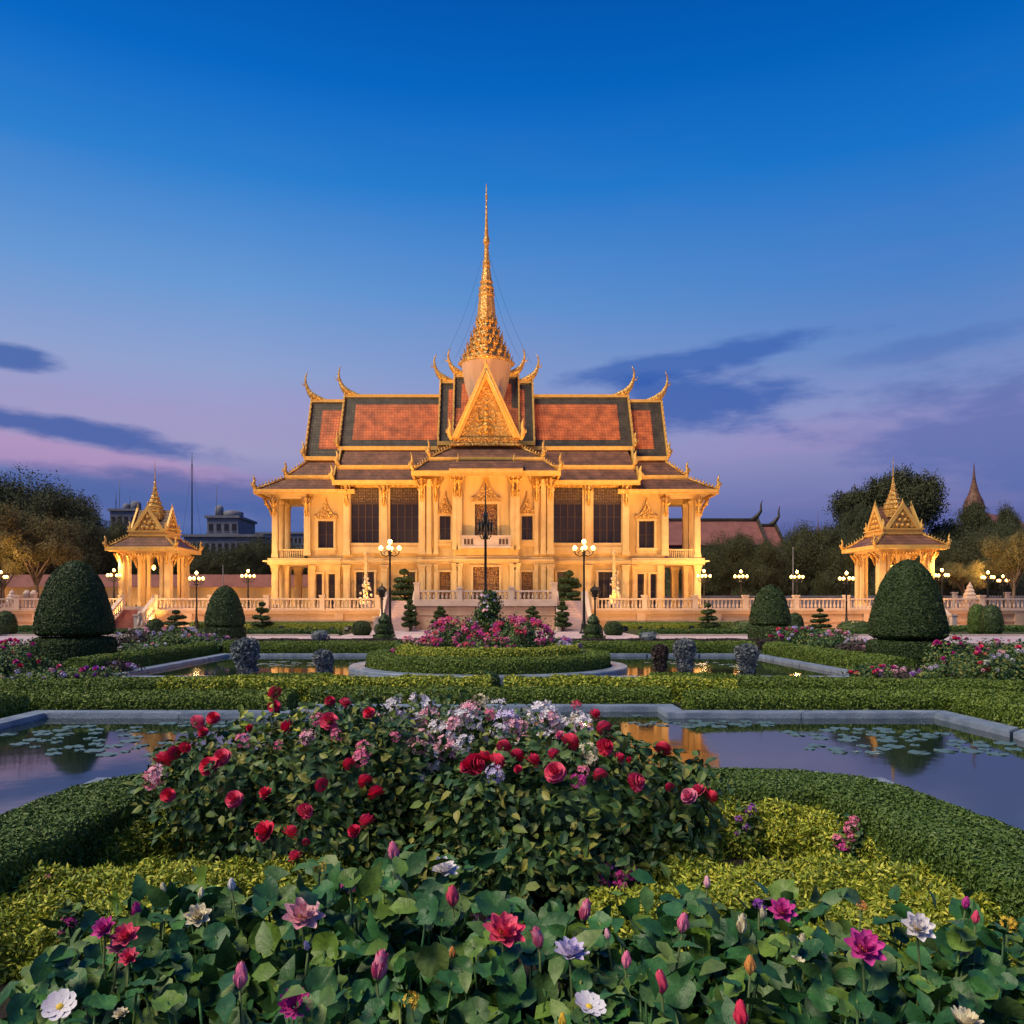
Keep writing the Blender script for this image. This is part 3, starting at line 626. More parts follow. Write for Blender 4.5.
wd = D(32.4,YB); cw = (X(-1,D(13,YB)), X(1,D(8.7,YB))); cw = (AX-.95, AX+.95); cd = (AX-1.25, AX+1.05); za, zb = zz(536,YB), zz(504,YB); dz = zz(567,YB)
P_(wall_open(AX-wd, AX+wd, Z1, 13.3, YB, [(*cw,za,zb)]), 'wall', 'stone'); P_(wall_open(AX-wd, AX+wd, CZ-.7, Z1, YB, [(AX-1.1,AX+1.1,CZ,dz)]), 'wall', 'stone')
window(*cw, za, zb, YB, ped=2.2, door=2); window(AX-1.1, AX+1.1, CZ, dz, YB, door=2, shutters=2)
m = MB(); a = D(25,66.9); m.box(AX-a,AX+a,66.7,YB-.002,zz(548,66.9),zz(546,66.9)); m.box(AX-a+.05,AX+a-.05,66.8,66.95,zz(546,66.9)+.002,zz(537,66.9)); m.box(AX-a,AX+a,66.74,67.0,zz(537,66.9)+.002,zz(535.5,66.9))
for s in (-1,1):
    for i in range(3): q = AX+s*(a-.35-i*.28); m.box(q-.10,q+.10,66.77,66.798,zz(544.5,66.9),zz(539,66.9),1)
P_(m, 'balcony', ['terrace_trim','shutter'])
m = MB()
for a, b, y in ((AX-wd-.05,AX+wd+.05,YB),): m.box(a,b,y-.42,y-.002,Z1-.02,Z1+.12); m.box(a,b,y-.28,y-.002,Z1-.26,Z1-.02); m.box(a,b,y-.16,y-.002,Z1+.12,Z1+.34)
for s in (-1,1):
    a, b = sorted((X(s,wd+.06), X(s,D(67.5,YS)))); m.box(a,b,YS-.42,YS-.002,Z1-.02,Z1+.12); m.box(a,b,YS-.28,YS-.002,Z1-.26,Z1-.02); m.box(a,b,YS-.16,YS-.002,Z1+.12,Z1+.34)
P_(m, 'cornice', 'stone_trim')
# rear and inner bodies so the building has depth
m = MB(); m.box(AX-12.4,AX+12.4,70.15,79,TZ,12.7); m.box(AX-15.25,AX-12.42,70.4,79,TZ,11.9); m.box(AX+12.42,AX+15.25,70.4,79,TZ,11.9); m.box(AX-5.3,AX+5.3,68.8,70.14,TZ,13.0); m.box(AX-2.5,AX+2.5,68.0,68.79,TZ,13.0)
P_(m, 'core_wall', 'dark')
m = MB(); m.box(AX-15.5,AX+15.5,79.01,79.3,TZ,12.4); P_(m, 'rear_wall', 'stone')

# --- roofs
YR = 74.5
def gable_roof(x0, x1, zr, ye, ze, inset=(.75,.75,.75), name='roof', ends=(True,True), hornL=True, hornR=True, horn=2.2, low_finial=True, ridge_y=YR):
    """E-W ridge; front and back slopes, terracotta field inside a dark border, gold barge boards with horn finials"""
    m = MB(); yb = 2*ridge_y-ye
    for q in ([(x0,ye,ze),(x1,ye,ze),(x1,ridge_y,zr),(x0,ridge_y,zr)], [(x1,yb,ze),(x0,yb,ze),(x0,ridge_y,zr),(x1,ridge_y,zr)]): m.slab(q, .18)
    r = P_(m, name, 'tile_dark')
    dy, dz_ = ridge_y-ye, zr-ze; L = math.hypot(dy,dz_); nx = Vector((0,-dz_/L,dy/L))*.035
    il, ir, iv = inset; f = MB()
    for sg in (1,-1):
        yy = (lambda t: ye+dy*t) if sg == 1 else (lambda t: yb-dy*t)
        t0, t1 = iv/L, 1-iv*1.0/L
        q = [(x0+il,yy(t0),ze+dz_*t0),(x1-ir,yy(t0),ze+dz_*t0),(x1-ir,yy(t1),ze+dz_*t1),(x0+il,yy(t1),ze+dz_*t1)]
        q = [(a,b+nx.y*sg,c+nx.z) for a,b,c in q]
        if sg == -1: q = [q[1],q[0],q[3],q[2]]
        f.slab(q, .03)
    f.v = [(x-AX,y-74.5,z-TZ) for x,y,z in f.v]; f.build('tile_field', 'tile_red', r)
    g = MB(); g.box(x0,x1,ridge_y-.14,ridge_y+.14,zr-.05,zr+.22)             # ridge
    g.v = [(x-AX,y-74.5,z-TZ) for x,y,z in g.v]; g.build('ridge', 'gold_trim', r)
    g = MB(); g.box(x0-.1,x1+.1,ye-.22,ye+.02,ze-.22,ze+.12); g.v = [(x-AX,y-74.5,z-TZ) for x,y,z in g.v]; g.build('eave_board', 'gold_trim', r)
    for sgn, xe, on in ((-1,x0,hornL),(1,x1,hornR)):
        if not on: continue
        b = MB(); w = .16
        for ya in (ye-.15, yb+.15):
            k = 1 if ya < ridge_y else -1
            pts = [(ya,ze-.25),(ya+k*.45,ze-.25),(ridge_y,zr-.2),(ridge_y,zr+.42),(ya,ze+.32)]
            b.ext(pts, xe-.02 if sgn < 0 else xe-w+.02, xe+w if sgn < 0 else xe+.02, 'yz') if 0 else b.ext(pts, xe+sgn*.0, xe+sgn*(w+.0), 'yz')
            n_ = 11
            for i in range(n_):      # naga-scale teeth up the barge board
                t = (i+.7)/n_; yy = ya+(ridge_y-ya)*t; z_ = ze+.3+(zr+.4-ze-.3)*t
                b.ext([(yy-k*.12,z_-.1),(yy+k*.16,z_+.04),(yy-k*.06,z_+.3)], xe+sgn*.03, xe+sgn*.13, 'yz')
        b.v = [(x-AX,y-74.5,z-TZ) for x,y,z in b.v]; b.build('barge_board', 'gold_trim', r)
        c = MB(); h = horn
        base = [(-2.2,.06,.05),(-1.2,.16,.16),(-.4,.38,.30),(.05,.62,.32),(.32,h*.42,.24),(.52,h*.6,.17),(.66,h*.8,.12),(.70,h*.98,.09),(.62,h*1.16,.06),(.46,h*1.28,.02)]
        c.tube([(xe+sgn*a*.95,ridge_y,zr+b_) for a,b_,_ in base], [q[2] for q in base], 7, flat=.8)
        c.tube([(xe+sgn*.62,ridge_y,zr+h*.7),(xe+sgn*.9,ridge_y,zr+h*.72),(xe+sgn*.98,ridge_y,zr+h*.84)], [.08,.06,.015], 5)
        c.v = [(x-AX,y-74.5,z-TZ) for x,y,z in c.v]; c.build('roof_horn', 'gold', r)
        if low_finial:
            e = MB(); spike(e, xe+sgn*.1, ye-.12, ze, 1.5, sgn); e.v = [(x-AX,y-74.5,z-TZ) for x,y,z in e.v]; e.build('finial', 'gold', r)
    if ends[0] or ends[1]:
        b = MB()
        for xe, on in ((x0+.12,ends[0]),(x1-.24,ends[1])):
            if on: b.ext([(ye+.3,ze-.1),(yb-.3,ze-.1),(ridge_y,zr-.25)], xe, xe+.12, 'yz')
        b.v = [(x-AX,y-74.5,z-TZ) for x,y,z in b.v]; b.build('gable_wall', 'gold_fine', r)
    return r
def spike(mb, x, y, z, h, sgn=1, k=1.0):
    """upright flame-shaped corner finial"""
    mb.tube([(x-sgn*.05,y,z),(x+sgn*.08*k,y,z+h*.2),(x+sgn*.16*k,y,z+h*.42),(x+sgn*.06*k,y,z+h*.62),(x+sgn*.10*k,y,z+h*.8),(x+sgn*.2*k,y,z+h)], [.12*k,.2*k,.18*k,.12*k,.09*k,.015], 6)
    mb.tube([(x+sgn*.16*k,y,z+h*.3),(x+sgn*.36*k,y,z+h*.36),(x+sgn*.38*k,y,z+h*.52)], [.09*k,.07*k,.015], 5)
def skirt(x0,x1,y0,y1,z0, a0,a1,b0,b1,z1, sides=('f','l','r'), name='skirt_roof', m='tile_brown', fin=1.3, crest=True, fascia=.34):
    """lean-to roof tier: outer rectangle low, inner rectangle high; open underneath"""
    mb = MB(); O = [(x0,y0,z0),(x1,y0,z0),(x1,y1,z0),(x0,y1,z0)]; I = [(a0,b0,z1),(a1,b0,z1),(a1,b1,z1),(a0,b1,z1)]
    if 'f' in sides: mb.slab([O[0],O[1],I[1],I[0]], .16)
    if 'r' in sides: mb.slab([O[1],O[2],I[2],I[1]], .16)
    if 'b' in sides: mb.slab([O[2],O[3],I[3],I[2]], .16)
    if 'l' in sides: mb.slab([O[3],O[0],I[0],I[3]], .16)
    r = P_(mb, name, m)
    g = MB(); t = .14
    g.box(x0-t,x1+t,y0-t,y0+.03,z0-fascia,z0+.08); g.box(x0-t+.04,x1+t-.04,y0-t-.06,y0-t,z0-fascia*.5,z0+.04)
    if 'l' in sides: g.box(x0-t,x0+.03,y0+.032,y1,z0-fascia,z0+.08)
    if 'r' in sides: g.box(x1-.03,x1+t,y0+.032,y1,z0-fascia,z0+.08)
    so = MB()
    so.v = []; 
    g.v = [(x-AX,y-74.5,z-TZ) for x,y,z in g.v]; g.build('fascia', 'gold_trim', r)
    s2 = MB(); s2.add([(x0+.02,y0+.05,z0-.12),(x1-.02,y0+.05,z0-.12),(x1-.02,b0+1.2,z0-.12),(x0+.02,b0+1.2,z0-.12)], [(3,2,1,0)])
    if 'l' in sides and x0 < a0: s2.add([(x0+.02,b0+1.2,z0-.12),(a0+1.0,b0+1.2,z0-.12),(a0+1.0,y1,z0-.12),(x0+.02,y1,z0-.12)], [(3,2,1,0)])
    if 'r' in sides and x1 > a1: s2.add([(a1-1.0,b0+1.2,z0-.12),(x1-.02,b0+1.2,z0-.12),(x1-.02,y1,z0-.12),(a1-1.0,y1,z0-.12)], [(3,2,1,0)])
    s2.v = [(x-AX,y-74.5,z-TZ) for x,y,z in s2.v]; s2.build('soffit', 'stone', r)
    for i, (k, sg) in enumerate((('l',-1),('r',1))):
        if k not in sides: continue
        o = Vector(O[0] if k == 'l' else O[1]); n_ = Vector(I[0] if k == 'l' else I[1])
        c = MB(); c.tube([o+Vector((0,0,.08)), n_+Vector((0,0,.08))], .09, 5)
        if crest:
            L = (n_-o).length; q = max(3, int(L/.27))
            for j in range(q):
                p = o.lerp(n_, (j+.5)/q); c.tube([p+Vector((0,0,.1)), p+Vector((sg*.03,0,.28)), p+Vector((sg*.12,0,.42))], [.09,.06,.01], 4)
        if fin: spike(c, o.x, o.y, o.z, fin, sg)
        c.v = [(x-AX,y-74.5,z-TZ) for x,y,z in c.v]; c.build('hip_crest', 'gold', r)
    return r
# main long roof and its raised centre tiers
gable_roof(AX-13.1, AX+13.1, zz(397,YR), 71.5, zz(448,71.5), (1.05,1.05,.95), horn=2.25)
for s in (-1,1):
    a, b = sorted((X(s,12.4), X(s,16.2)))
    gable_roof(a, b, zz(402,YR), 71.8, zz(458,71.8), (1.05,.0,1.0) if s < 0 else (.0,1.05,1.0), ends=(s<0,s>0), hornL=s<0, hornR=s>0, horn=2.2)
    # two skirts at the wing ends
    i0, i1 = sorted((X(s,11.5), X(s,15.9))); o0, o1_ = sorted((X(s,11.5), X(s,17.6)))
    side = ('f','l','b') if s < 0 else ('f','r','b')
    skirt(o0,o1_,70.5,78.5,zz(476,70.5), i0,i1,71.8,77.2,zz(461,71.8), side)
    i0, i1 = sorted((X(s,11.5), X(s,17.6))); o0, o1_ = sorted((X(s,11.5), X(s,19.95)))
    skirt(o0,o1_,69.1,79.9,zz(490,69.1), i0,i1,70.45,78.5,zz(478.5,70.45), side)
    # wall strip between the tiers
    m = MB(); m.box(*sorted((X(s,11.6),X(s,15.8))), 71.85,77.1, 14.3, 15.0); P_(m, 'tier_wall', 'gold')
skirt(AX-12.9,AX+12.9,70.1,78.9,zz(466,70.1), AX-12.6,AX+12.6,71.4,77.6,zz(450.5,71.4), ('f','b'), crest=False, fin=0)
skirt(AX-13.1,AX+13.1,68.8,80.2,zz(481,68.8), AX-12.9,AX+12.9,70.05,78.9,zz(468.5,70.05), ('f','b'), crest=False, fin=0)
for s in (-1,1):        # gold end boards of those two skirts with upright finials
    for (ya,za_,yb_,zb_,xx) in ((70.1,zz(466,70.1),71.4,zz(450.5,71.4),12.9),(68.8,zz(481,68.8),70.05,zz(468.5,70.05),13.1)):
        m = MB(); m.ext([(ya-.1,za_-.3),(yb_+.3,za_-.3),(yb_+.3,zb_+.35),(yb_,zb_+.3),(ya-.1,za_+.3)], X(s,xx), X(s,xx+.14), 'yz'); spike(m, X(s,xx+.05), ya-.1, za_, 1.35, s); P_(m, 'end_board', 'gold_trim')
gable_roof(AX-4.2, AX+4.2, zz(383,YR), 71.2, zz(443,71.2), (.7,.7,.8), horn=2.1, low_finial=False)
gable_roof(AX-2.9, AX+2.9, zz(377,YR), 71.6, zz(440,71.6), (.6,.6,.8), horn=2.1, low_finial=False)
# central portico roof: two hipped skirts under the great gable
skirt(AX-D(56,67.8),AX+D(56,67.8),67.8,72.5,zz(458,67.8), AX-2.75,AX+2.75,69.0,72.5,zz(447,69.0), ('f','l','r'), crest=True, fin=1.6)
skirt(AX-D(73,66.6),AX+D(73,66.6),66.6,71.5,zz(471.5,66.6), AX-D(57,67.7),AX+D(57,67.7),67.7,71.5,zz(460.5,67.7), ('f','l','r'), crest=True, fin=1.6)
m = MB(); m.box(AX-D(37,66),AX+D(37,66),66.0,66.4,zz(472.5,66),zz(468.5,66)); m.box(AX-D(36,66)+0,AX+D(36,66),66.1,66.38,zz(474.5,66),zz(472.6,66))
for i in range(22): q = AX-D(34,66)+(i+.5)*D(68,66)/22; m.ext([(q-.1,zz(474.5,66)),(q+.1,zz(474.5,66)),(q,zz(477.5,66))], 66.12, 66.2)
P_(m, 'gold_fascia', 'gold_trim')
m = MB(); m.slab([(AX-D(37,66),66.0,zz(468.5,66)),(AX+D(37,66),66.0,zz(468.5,66)),(AX+D(37,66),66.9,zz(468.5,66)+.75),(AX-D(37,66),66.9,zz(468.5,66)+.75)], .14); P_(m, 'porch_roof', 'tile_brown')
m = MB(); 
for s in (-1,1): spike(m, X(s,D(27,67)), 66.9, zz(468,67), 1.2, s, .6)
P_(m, 'porch_finials', 'gold')
# the great front gable
YG = 68.95; zb0, za0 = zz(445.5,YG), zz(366,YG); hw = 2.72; zm = zz(437,YG)
m = MB(); m.slab([(AX-hw,YG+.1,zm),(AX-hw,YR,zm),(AX,YR,za0-.3),(AX,YG+.1,za0-.3)][::-1], .12); m.slab([(AX+hw,YG+.1,zm),(AX+hw,YR,zm),(AX,YR,za0-.3),(AX,YG+.1,za0-.3)], .12); P_(m, 'gable_roof', 'tile_dark')
m = MB(); m.ext([(AX-hw+.3,zm),(AX+hw-.3,zm),(AX,za0-1.1)], YG-.02, YG+.3)
pd = P_(m, 'pediment', 'gold_fine')
m = MB(); rr = random.Random(5); m.ext([(AX-hw+.45,zm+.03),(AX+hw-.45,zm+.03),(AX,za0-1.4)], YG-.10, YG-.024)
def scroll(m, x, z, r, a, y):
    pts = [(x+r*(1-t*.75)*cos(a+t*5), y, z+r*(1-t*.75)*sin(a+t*5)) for t in [i/7 for i in range(8)]]
    m.tube(pts, [r*.26*(1-.5*i/7) for i in range(8)], 5)
H = za0-1.1-zm
for row in range(9):
    zc = zm+.22+row*H/10.5; half = (hw-.5)*(1-(zc-zm)/H)-.1; k = max(1, int(half/.36))
    for i in range(k):
        xx = (i+.75)*half/k
        for s in (-1,1): scroll(m, AX+s*xx, zc+rr.uniform(-.03,.03), .19, (pi/2 if s > 0 else pi/2)+s*rr.uniform(0,1.5), YG-.08)
for (z_, r_) in ((.5,.30),(.95,.34),(1.5,.28),(2.0,.24),(2.5,.2),(3.0,.16),(3.5,.12),(4.0,.08)): m.sphere((AX,YG-.1,zm+z_), r_, 8, 5)
for s in (-1,1): m.tube([(AX+s*.1,YG-.15,zm+1.6),(AX+s*.65,YG-.15,zm+1.35),(AX+s*.75,YG-.15,zm+2.0),(AX+s*.55,YG-.15,zm+2.4)], [.1,.12,.08,.03], 6); m.tube([(AX+s*.05,YG-.12,zm+.8),(AX+s*.2,YG-.15,zm+.9),(AX+s*.6,YG-.15,zm+.7),(AX+s*.5,YG-.15,zm+.2)], [.14,.14,.13,.08], 6)
m.v = [(x-AX,y-74.5,z-TZ) for x,y,z in m.v]; m.build('relief', 'gold', pd)
m = MB(); m.box(AX-hw-.1,AX+hw+.1,YG-.22,YG+.35,zb0+.14,zm-.02); m.box(AX-hw-.3,AX+hw+.3,YG-.35,YG+.4,zb0-.06,zb0+.12); m.box(AX-hw-.2,AX+hw+.2,YG-.28,YG-.222,zm-.25,zm-.1)
P_(m, 'pediment_base', ['gold_fine'])
m = MB()
for s in (-1,1):
    m.ext([(X(s,hw+.25),zm-.15),(X(s,hw-.42),zm-.15),(AX,za0-1.15),(AX,za0+.15),(X(s,.12),za0-.1)], YG-.42, YG+.05)
    m.tube([(X(s,hw-.12),YG-.45,zm-.1),(AX,YG-.45,za0-.45)], .10, 6)
    spike(m, X(s,hw+.3), YG-.2, zm-.3, 1.9, s, 1.1)
m.tube([(AX,YG-.2,za0-.1),(AX,YG-.2,za0+.5)], [.2,.03], 6)
P_(m, 'barge_board', 'gold_trim')
# drum and spire
def zY(py): return zz(py,YR)
def rr_(d): return D(d,YR)
m = MB(); m.lathe([(rr_(21),17.0),(rr_(21),zY(400)),(rr_(22),zY(385)),(rr_(25),zY(368)),(rr_(25.5),zY(366))], AX, YR, 0, 16, sm=False, rot=pi/16)
P_(m, 'drum', 'terrace_stone')
prof = [(25.5,366),(26.3,364.5),(26.3,362.5),(21.8,361.5),(21.3,357),(22.3,356),(22.3,354.5),(18.2,353.5),(17.6,349),(18.8,348),(18.8,346.5),(15,345.5),(14.6,341),(15.8,340),(15.8,338.5),(12.3,337.5),(12,333),(13,332),(13,330.5),(10,329.5),(9.6,325),(10.6,324),(10.6,322.5),(8.9,321.5),(8.3,311),(7.2,299.5),(6.9,298),(7.5,296),(7.5,294),(6.5,293),(6.5,290),(7.1,289),(7.1,287.5),(5.7,286.5),(5.5,284),(6.1,283),(6.1,281.5),(5,280.5),(4.2,274),(3.3,268),(3.9,267),(3.9,265.5),(2.9,264.5),(3.5,263),(3.5,261.5),(2.4,260),(2.3,254),(2.0,249),(2.1,245),(3.0,242.5),(3.0,240),(2.0,237),(1.5,228),(1.2,220),(.8,206),(.7,200),(1.1,198),(1.0,195.5),(.6,194),(.4,184)]
shp = lambda i: (1.0,1.0,.90,1.04,.90,1.0)[i%6] if 0 else (1.06,.95,.98,.95)[i%4]
m = MB(); m.lathe([(rr_(r), zY(p)) for r,p in prof], AX, YR, 0, 24, sm=False, shape=lambda i: (1.08,.98,.93,.98,.93,.98)[i%6], rot=pi/2)
sp_ = P_(m, 'spire', 'gold')
for (r,p,n_,h,w_) in ((25.5,363,20,.6,.36),(22,355,18,.6,.36),(18.6,347,16,.55,.34),(15.6,339,14,.5,.32),(12.7,331,12,.48,.28),(10.3,323,10,.42,.24),(7,294.5,8,.3,.18)):
    m = MB()
    for i in range(n_):
        a = 2*pi*(i+.5)/n_; big = 1.45 if i % (n_//4) == (n_//8) else 1; c, s = cos(a), sin(a); R0 = rr_(r); z = zY(p); t = Vector((-s,c,0))
        o = Vector((AX+R0*c, YR+R0*s, z)); u = Vector((c,s,0))
        m.add([o-t*w_/2, o+t*w_/2, o+t*w_*.3+u*.06+Vector((0,0,h*.5*big)), o+u*.12+Vector((0,0,h*big)), o-t*w_*.3+u*.06+Vector((0,0,h*.5*big)), o-u*.16, o-u*.05+Vector((0,0,h*.5*big))], [(0,1,2,3,4),(1,0,5),(1,5,6,2),(5,0,4,6),(6,4,3),(2,6,3)])
    m.v = [(x-AX,y-74.5,z-TZ) for x,y,z in m.v]; m.build('antefix_ring', 'gold_fine', sp_)
m = MB()
for i, (dxx, yy, zt_) in enumerate(((-4.2,YR,zz(357,YR)),(4.2,YR,zz(357,YR)),(-2.9,YR,zz(352,YR)),(3.1,YR,zz(352,YR)))):
    top = Vector((AX,YR,zY(246 if i < 2 else 262))); bot = Vector((AX+dxx,yy,zt_-.6)); pts = [top.lerp(bot,t)+Vector((0,0,-1.0*sin(pi*t))) for t in [j/8 for j in range(9)]]; m.tube(pts, .009, 4)
P_(m, 'guy_wire', 'metal_dark')

# ================================================================== terrace with balustrades
def baluster_run(mb, a, b, z0=0, h=.92, post=True):
    a = Vector(a); b = Vector(b); L = (b-a).length; d = (b-a)/L; n = Vector((-d.y,d.x,0)); k = max(2, int(L/.30))
    def rb(w, z_0, z_1):
        p = [a-n*w, b-n*w, b+n*w, a+n*w]; mb.add([(q.x,q.y,q.z+z_0) for q in p]+[(q.x,q.y,q.z+z_1) for q in p], [(0,3,2,1),(4,5,6,7),(0,1,5,4),(1,2,6,5),(2,3,7,6),(3,0,4,7)])
    rb(.13, 0, .12); rb(.14, h-.13, h)
    for i in range(k):
        p = a+d*(L*(i+.5)/k); mb.lathe([(.055,.12),(.095,.24),(.10,.33),(.05,.52),(.07,.70),(.075,h-.13)], p.x, p.y, p.z, 6)
def post_mesh(mb, x, y, z, h=1.05, w=.2):
    mb.box(x-w,x+w,y-w,y+w,z,z+h); mb.box(x-w-.05,x+w+.05,y-w-.05,y+w+.05,z+h+.002,z+h+.12); mb.box(x-w-.04,x+w+.04,y-w-.04,y+w+.04,z-.0,z+.15)
YT = 63.5
ter = empty('terrace', 'long stone terrace with balustrade in front of the palace', 'terrace', (0, 70, 0))
def T_(mb, name, mats, parent=None):
    mb.v = [(x,y-70,z) for x,y,z in mb.v]; return mb.build(name, mats, parent or ter)
ST = 6.9            # stairs at +-ST beside the centre block (x from AX)
m = MB(); m.box(-75,75,YT+.12,95,-.1,TZ-.12); T_(m, 'platform', 'terrace_stone')
m = MB(); m.box(-75,75,YT,95,TZ-.118,TZ); T_(m, 'paving', 'paving')
m = MB(); m.box(-75,75,YT-.15,YT+.118,-.05,.35); m.box(-75,75,YT-.06,YT+.118,1.2,1.376); m.box(-75,75,YT-.02,YT+.118,.55,.62); m.box(-75,75,YT-.10,YT-.002,1.38,1.5)
for x in range(-72,75,6):
    if not (-9 < x < 9): m.box(x-.35,x+.35,YT-.05,YT+.118,.352,1.198)
T_(m, 'wall_moulding', 'terrace_stone')
PAVX = {-1: -27.95, 1: 33.75}
gaps = [(AX-8.6,AX+8.6),(PAVX[-1]-1.35,PAVX[-1]+1.35),(PAVX[1]-1.35,PAVX[1]+1.35)]
edges = [-75, gaps[1][0], gaps[1][1], gaps[0][0], gaps[0][1], gaps[2][0], gaps[2][1], 75]
bal = MB()
for a, b in zip(edges[::2], edges[1::2]):
    n_ = max(1, round((b-a)/4.2)); 
    for i in range(n_):
        x0 = a+(b-a)*i/n_; x1 = a+(b-a)*(i+1)/n_
        if x1 < -50 or x0 > 50: continue
        q = MB(); baluster_run(q, (x0+.2,YT+.2,TZ+.002), (x1-.2,YT+.2,TZ+.002)); T_(q, 'balustrade', 'terrace_trim')
        q = MB(); post_mesh(q, x0, YT+.2, TZ+.002); T_(q, 'balustrade_post', 'terrace_trim')
        if i == n_-1: q = MB(); post_mesh(q, x1, YT+.2, TZ+.002); T_(q, 'balustrade_post', 'terrace_trim')
# raised centre block
m = MB(); cx0, cx1, cy = AX-5.2, AX+5.2, 60.0
m.box(cx0,cx1,cy,YT-.16,-.1,CZ-.4); m.box(cx0+.001,cx1-.001,YT-.158,YS-.1,TZ+.001,CZ-.4)
m.box(cx0-.1,cx1+.1,cy-.12,cy-.002,-.05,.4); m.box(cx0-.05,cx1+.05,cy-.06,cy-.002,1.1,1.2)
T_(m, 'centre_block', 'terrace_stone')
m = MB(); m.box(cx0-.15,cx1+.15,cy-.2,YS-.1,CZ-.398,CZ); T_(m, 'centre_ledge', 'terrace_trim')
xs_ = [cx0+.05, AX-1.95, AX+1.95, cx1-.05]
for i in range(3):
    q = MB(); baluster_run(q, (xs_[i]+.2,cy+.12,CZ+.002), (xs_[i+1]-.2,cy+.12,CZ+.002), 0, .78); T_(q, 'balustrade', 'terrace_trim')
for x in xs_: q = MB(); post_mesh(q, x, cy+.12, CZ+.002, .9 if abs(x-AX) < 3 else 1.25); T_(q, 'balustrade_post', 'terrace_trim')
for s in (-1,1):
    q = MB(); baluster_run(q, (X(s,5.05),cy+.4,CZ+.002), (X(s,5.05),62.3,CZ+.002), 0, .78); T_(q, 'balustrade', 'terrace_trim')
    # side stair climbing to the block
    m = MB(); n_ = 12; a, b = sorted((X(s,5.6), X(s,7.5)))
    for i in range(n_): m.box(a,b,57.6+i*.34,57.6+(i+1)*.34,-.05 if i == 0 else 0,CZ*(i+1)/n_)
    m.box(a,b,57.6+n_*.34+.001,YT-.16,0,CZ); T_(m, 'stair_flight', 'paving')
    for xx in (5.42,7.68):
        m = MB(); m.ext([(57.3,0),(63.3,0),(63.3,CZ+.75),(61.7,CZ+.75),(58.4,.75),(57.3,.65)], X(s,xx-.15), X(s,xx+.15), 'yz'); m.box(X(s,xx)-.3,X(s,xx)+.3,56.9,57.29,-.05,.95); m.box(X(s,xx)-.36,X(s,xx)+.36,56.84,57.35,.952,1.05); T_(m, 'stair_parapet', 'terrace_trim')
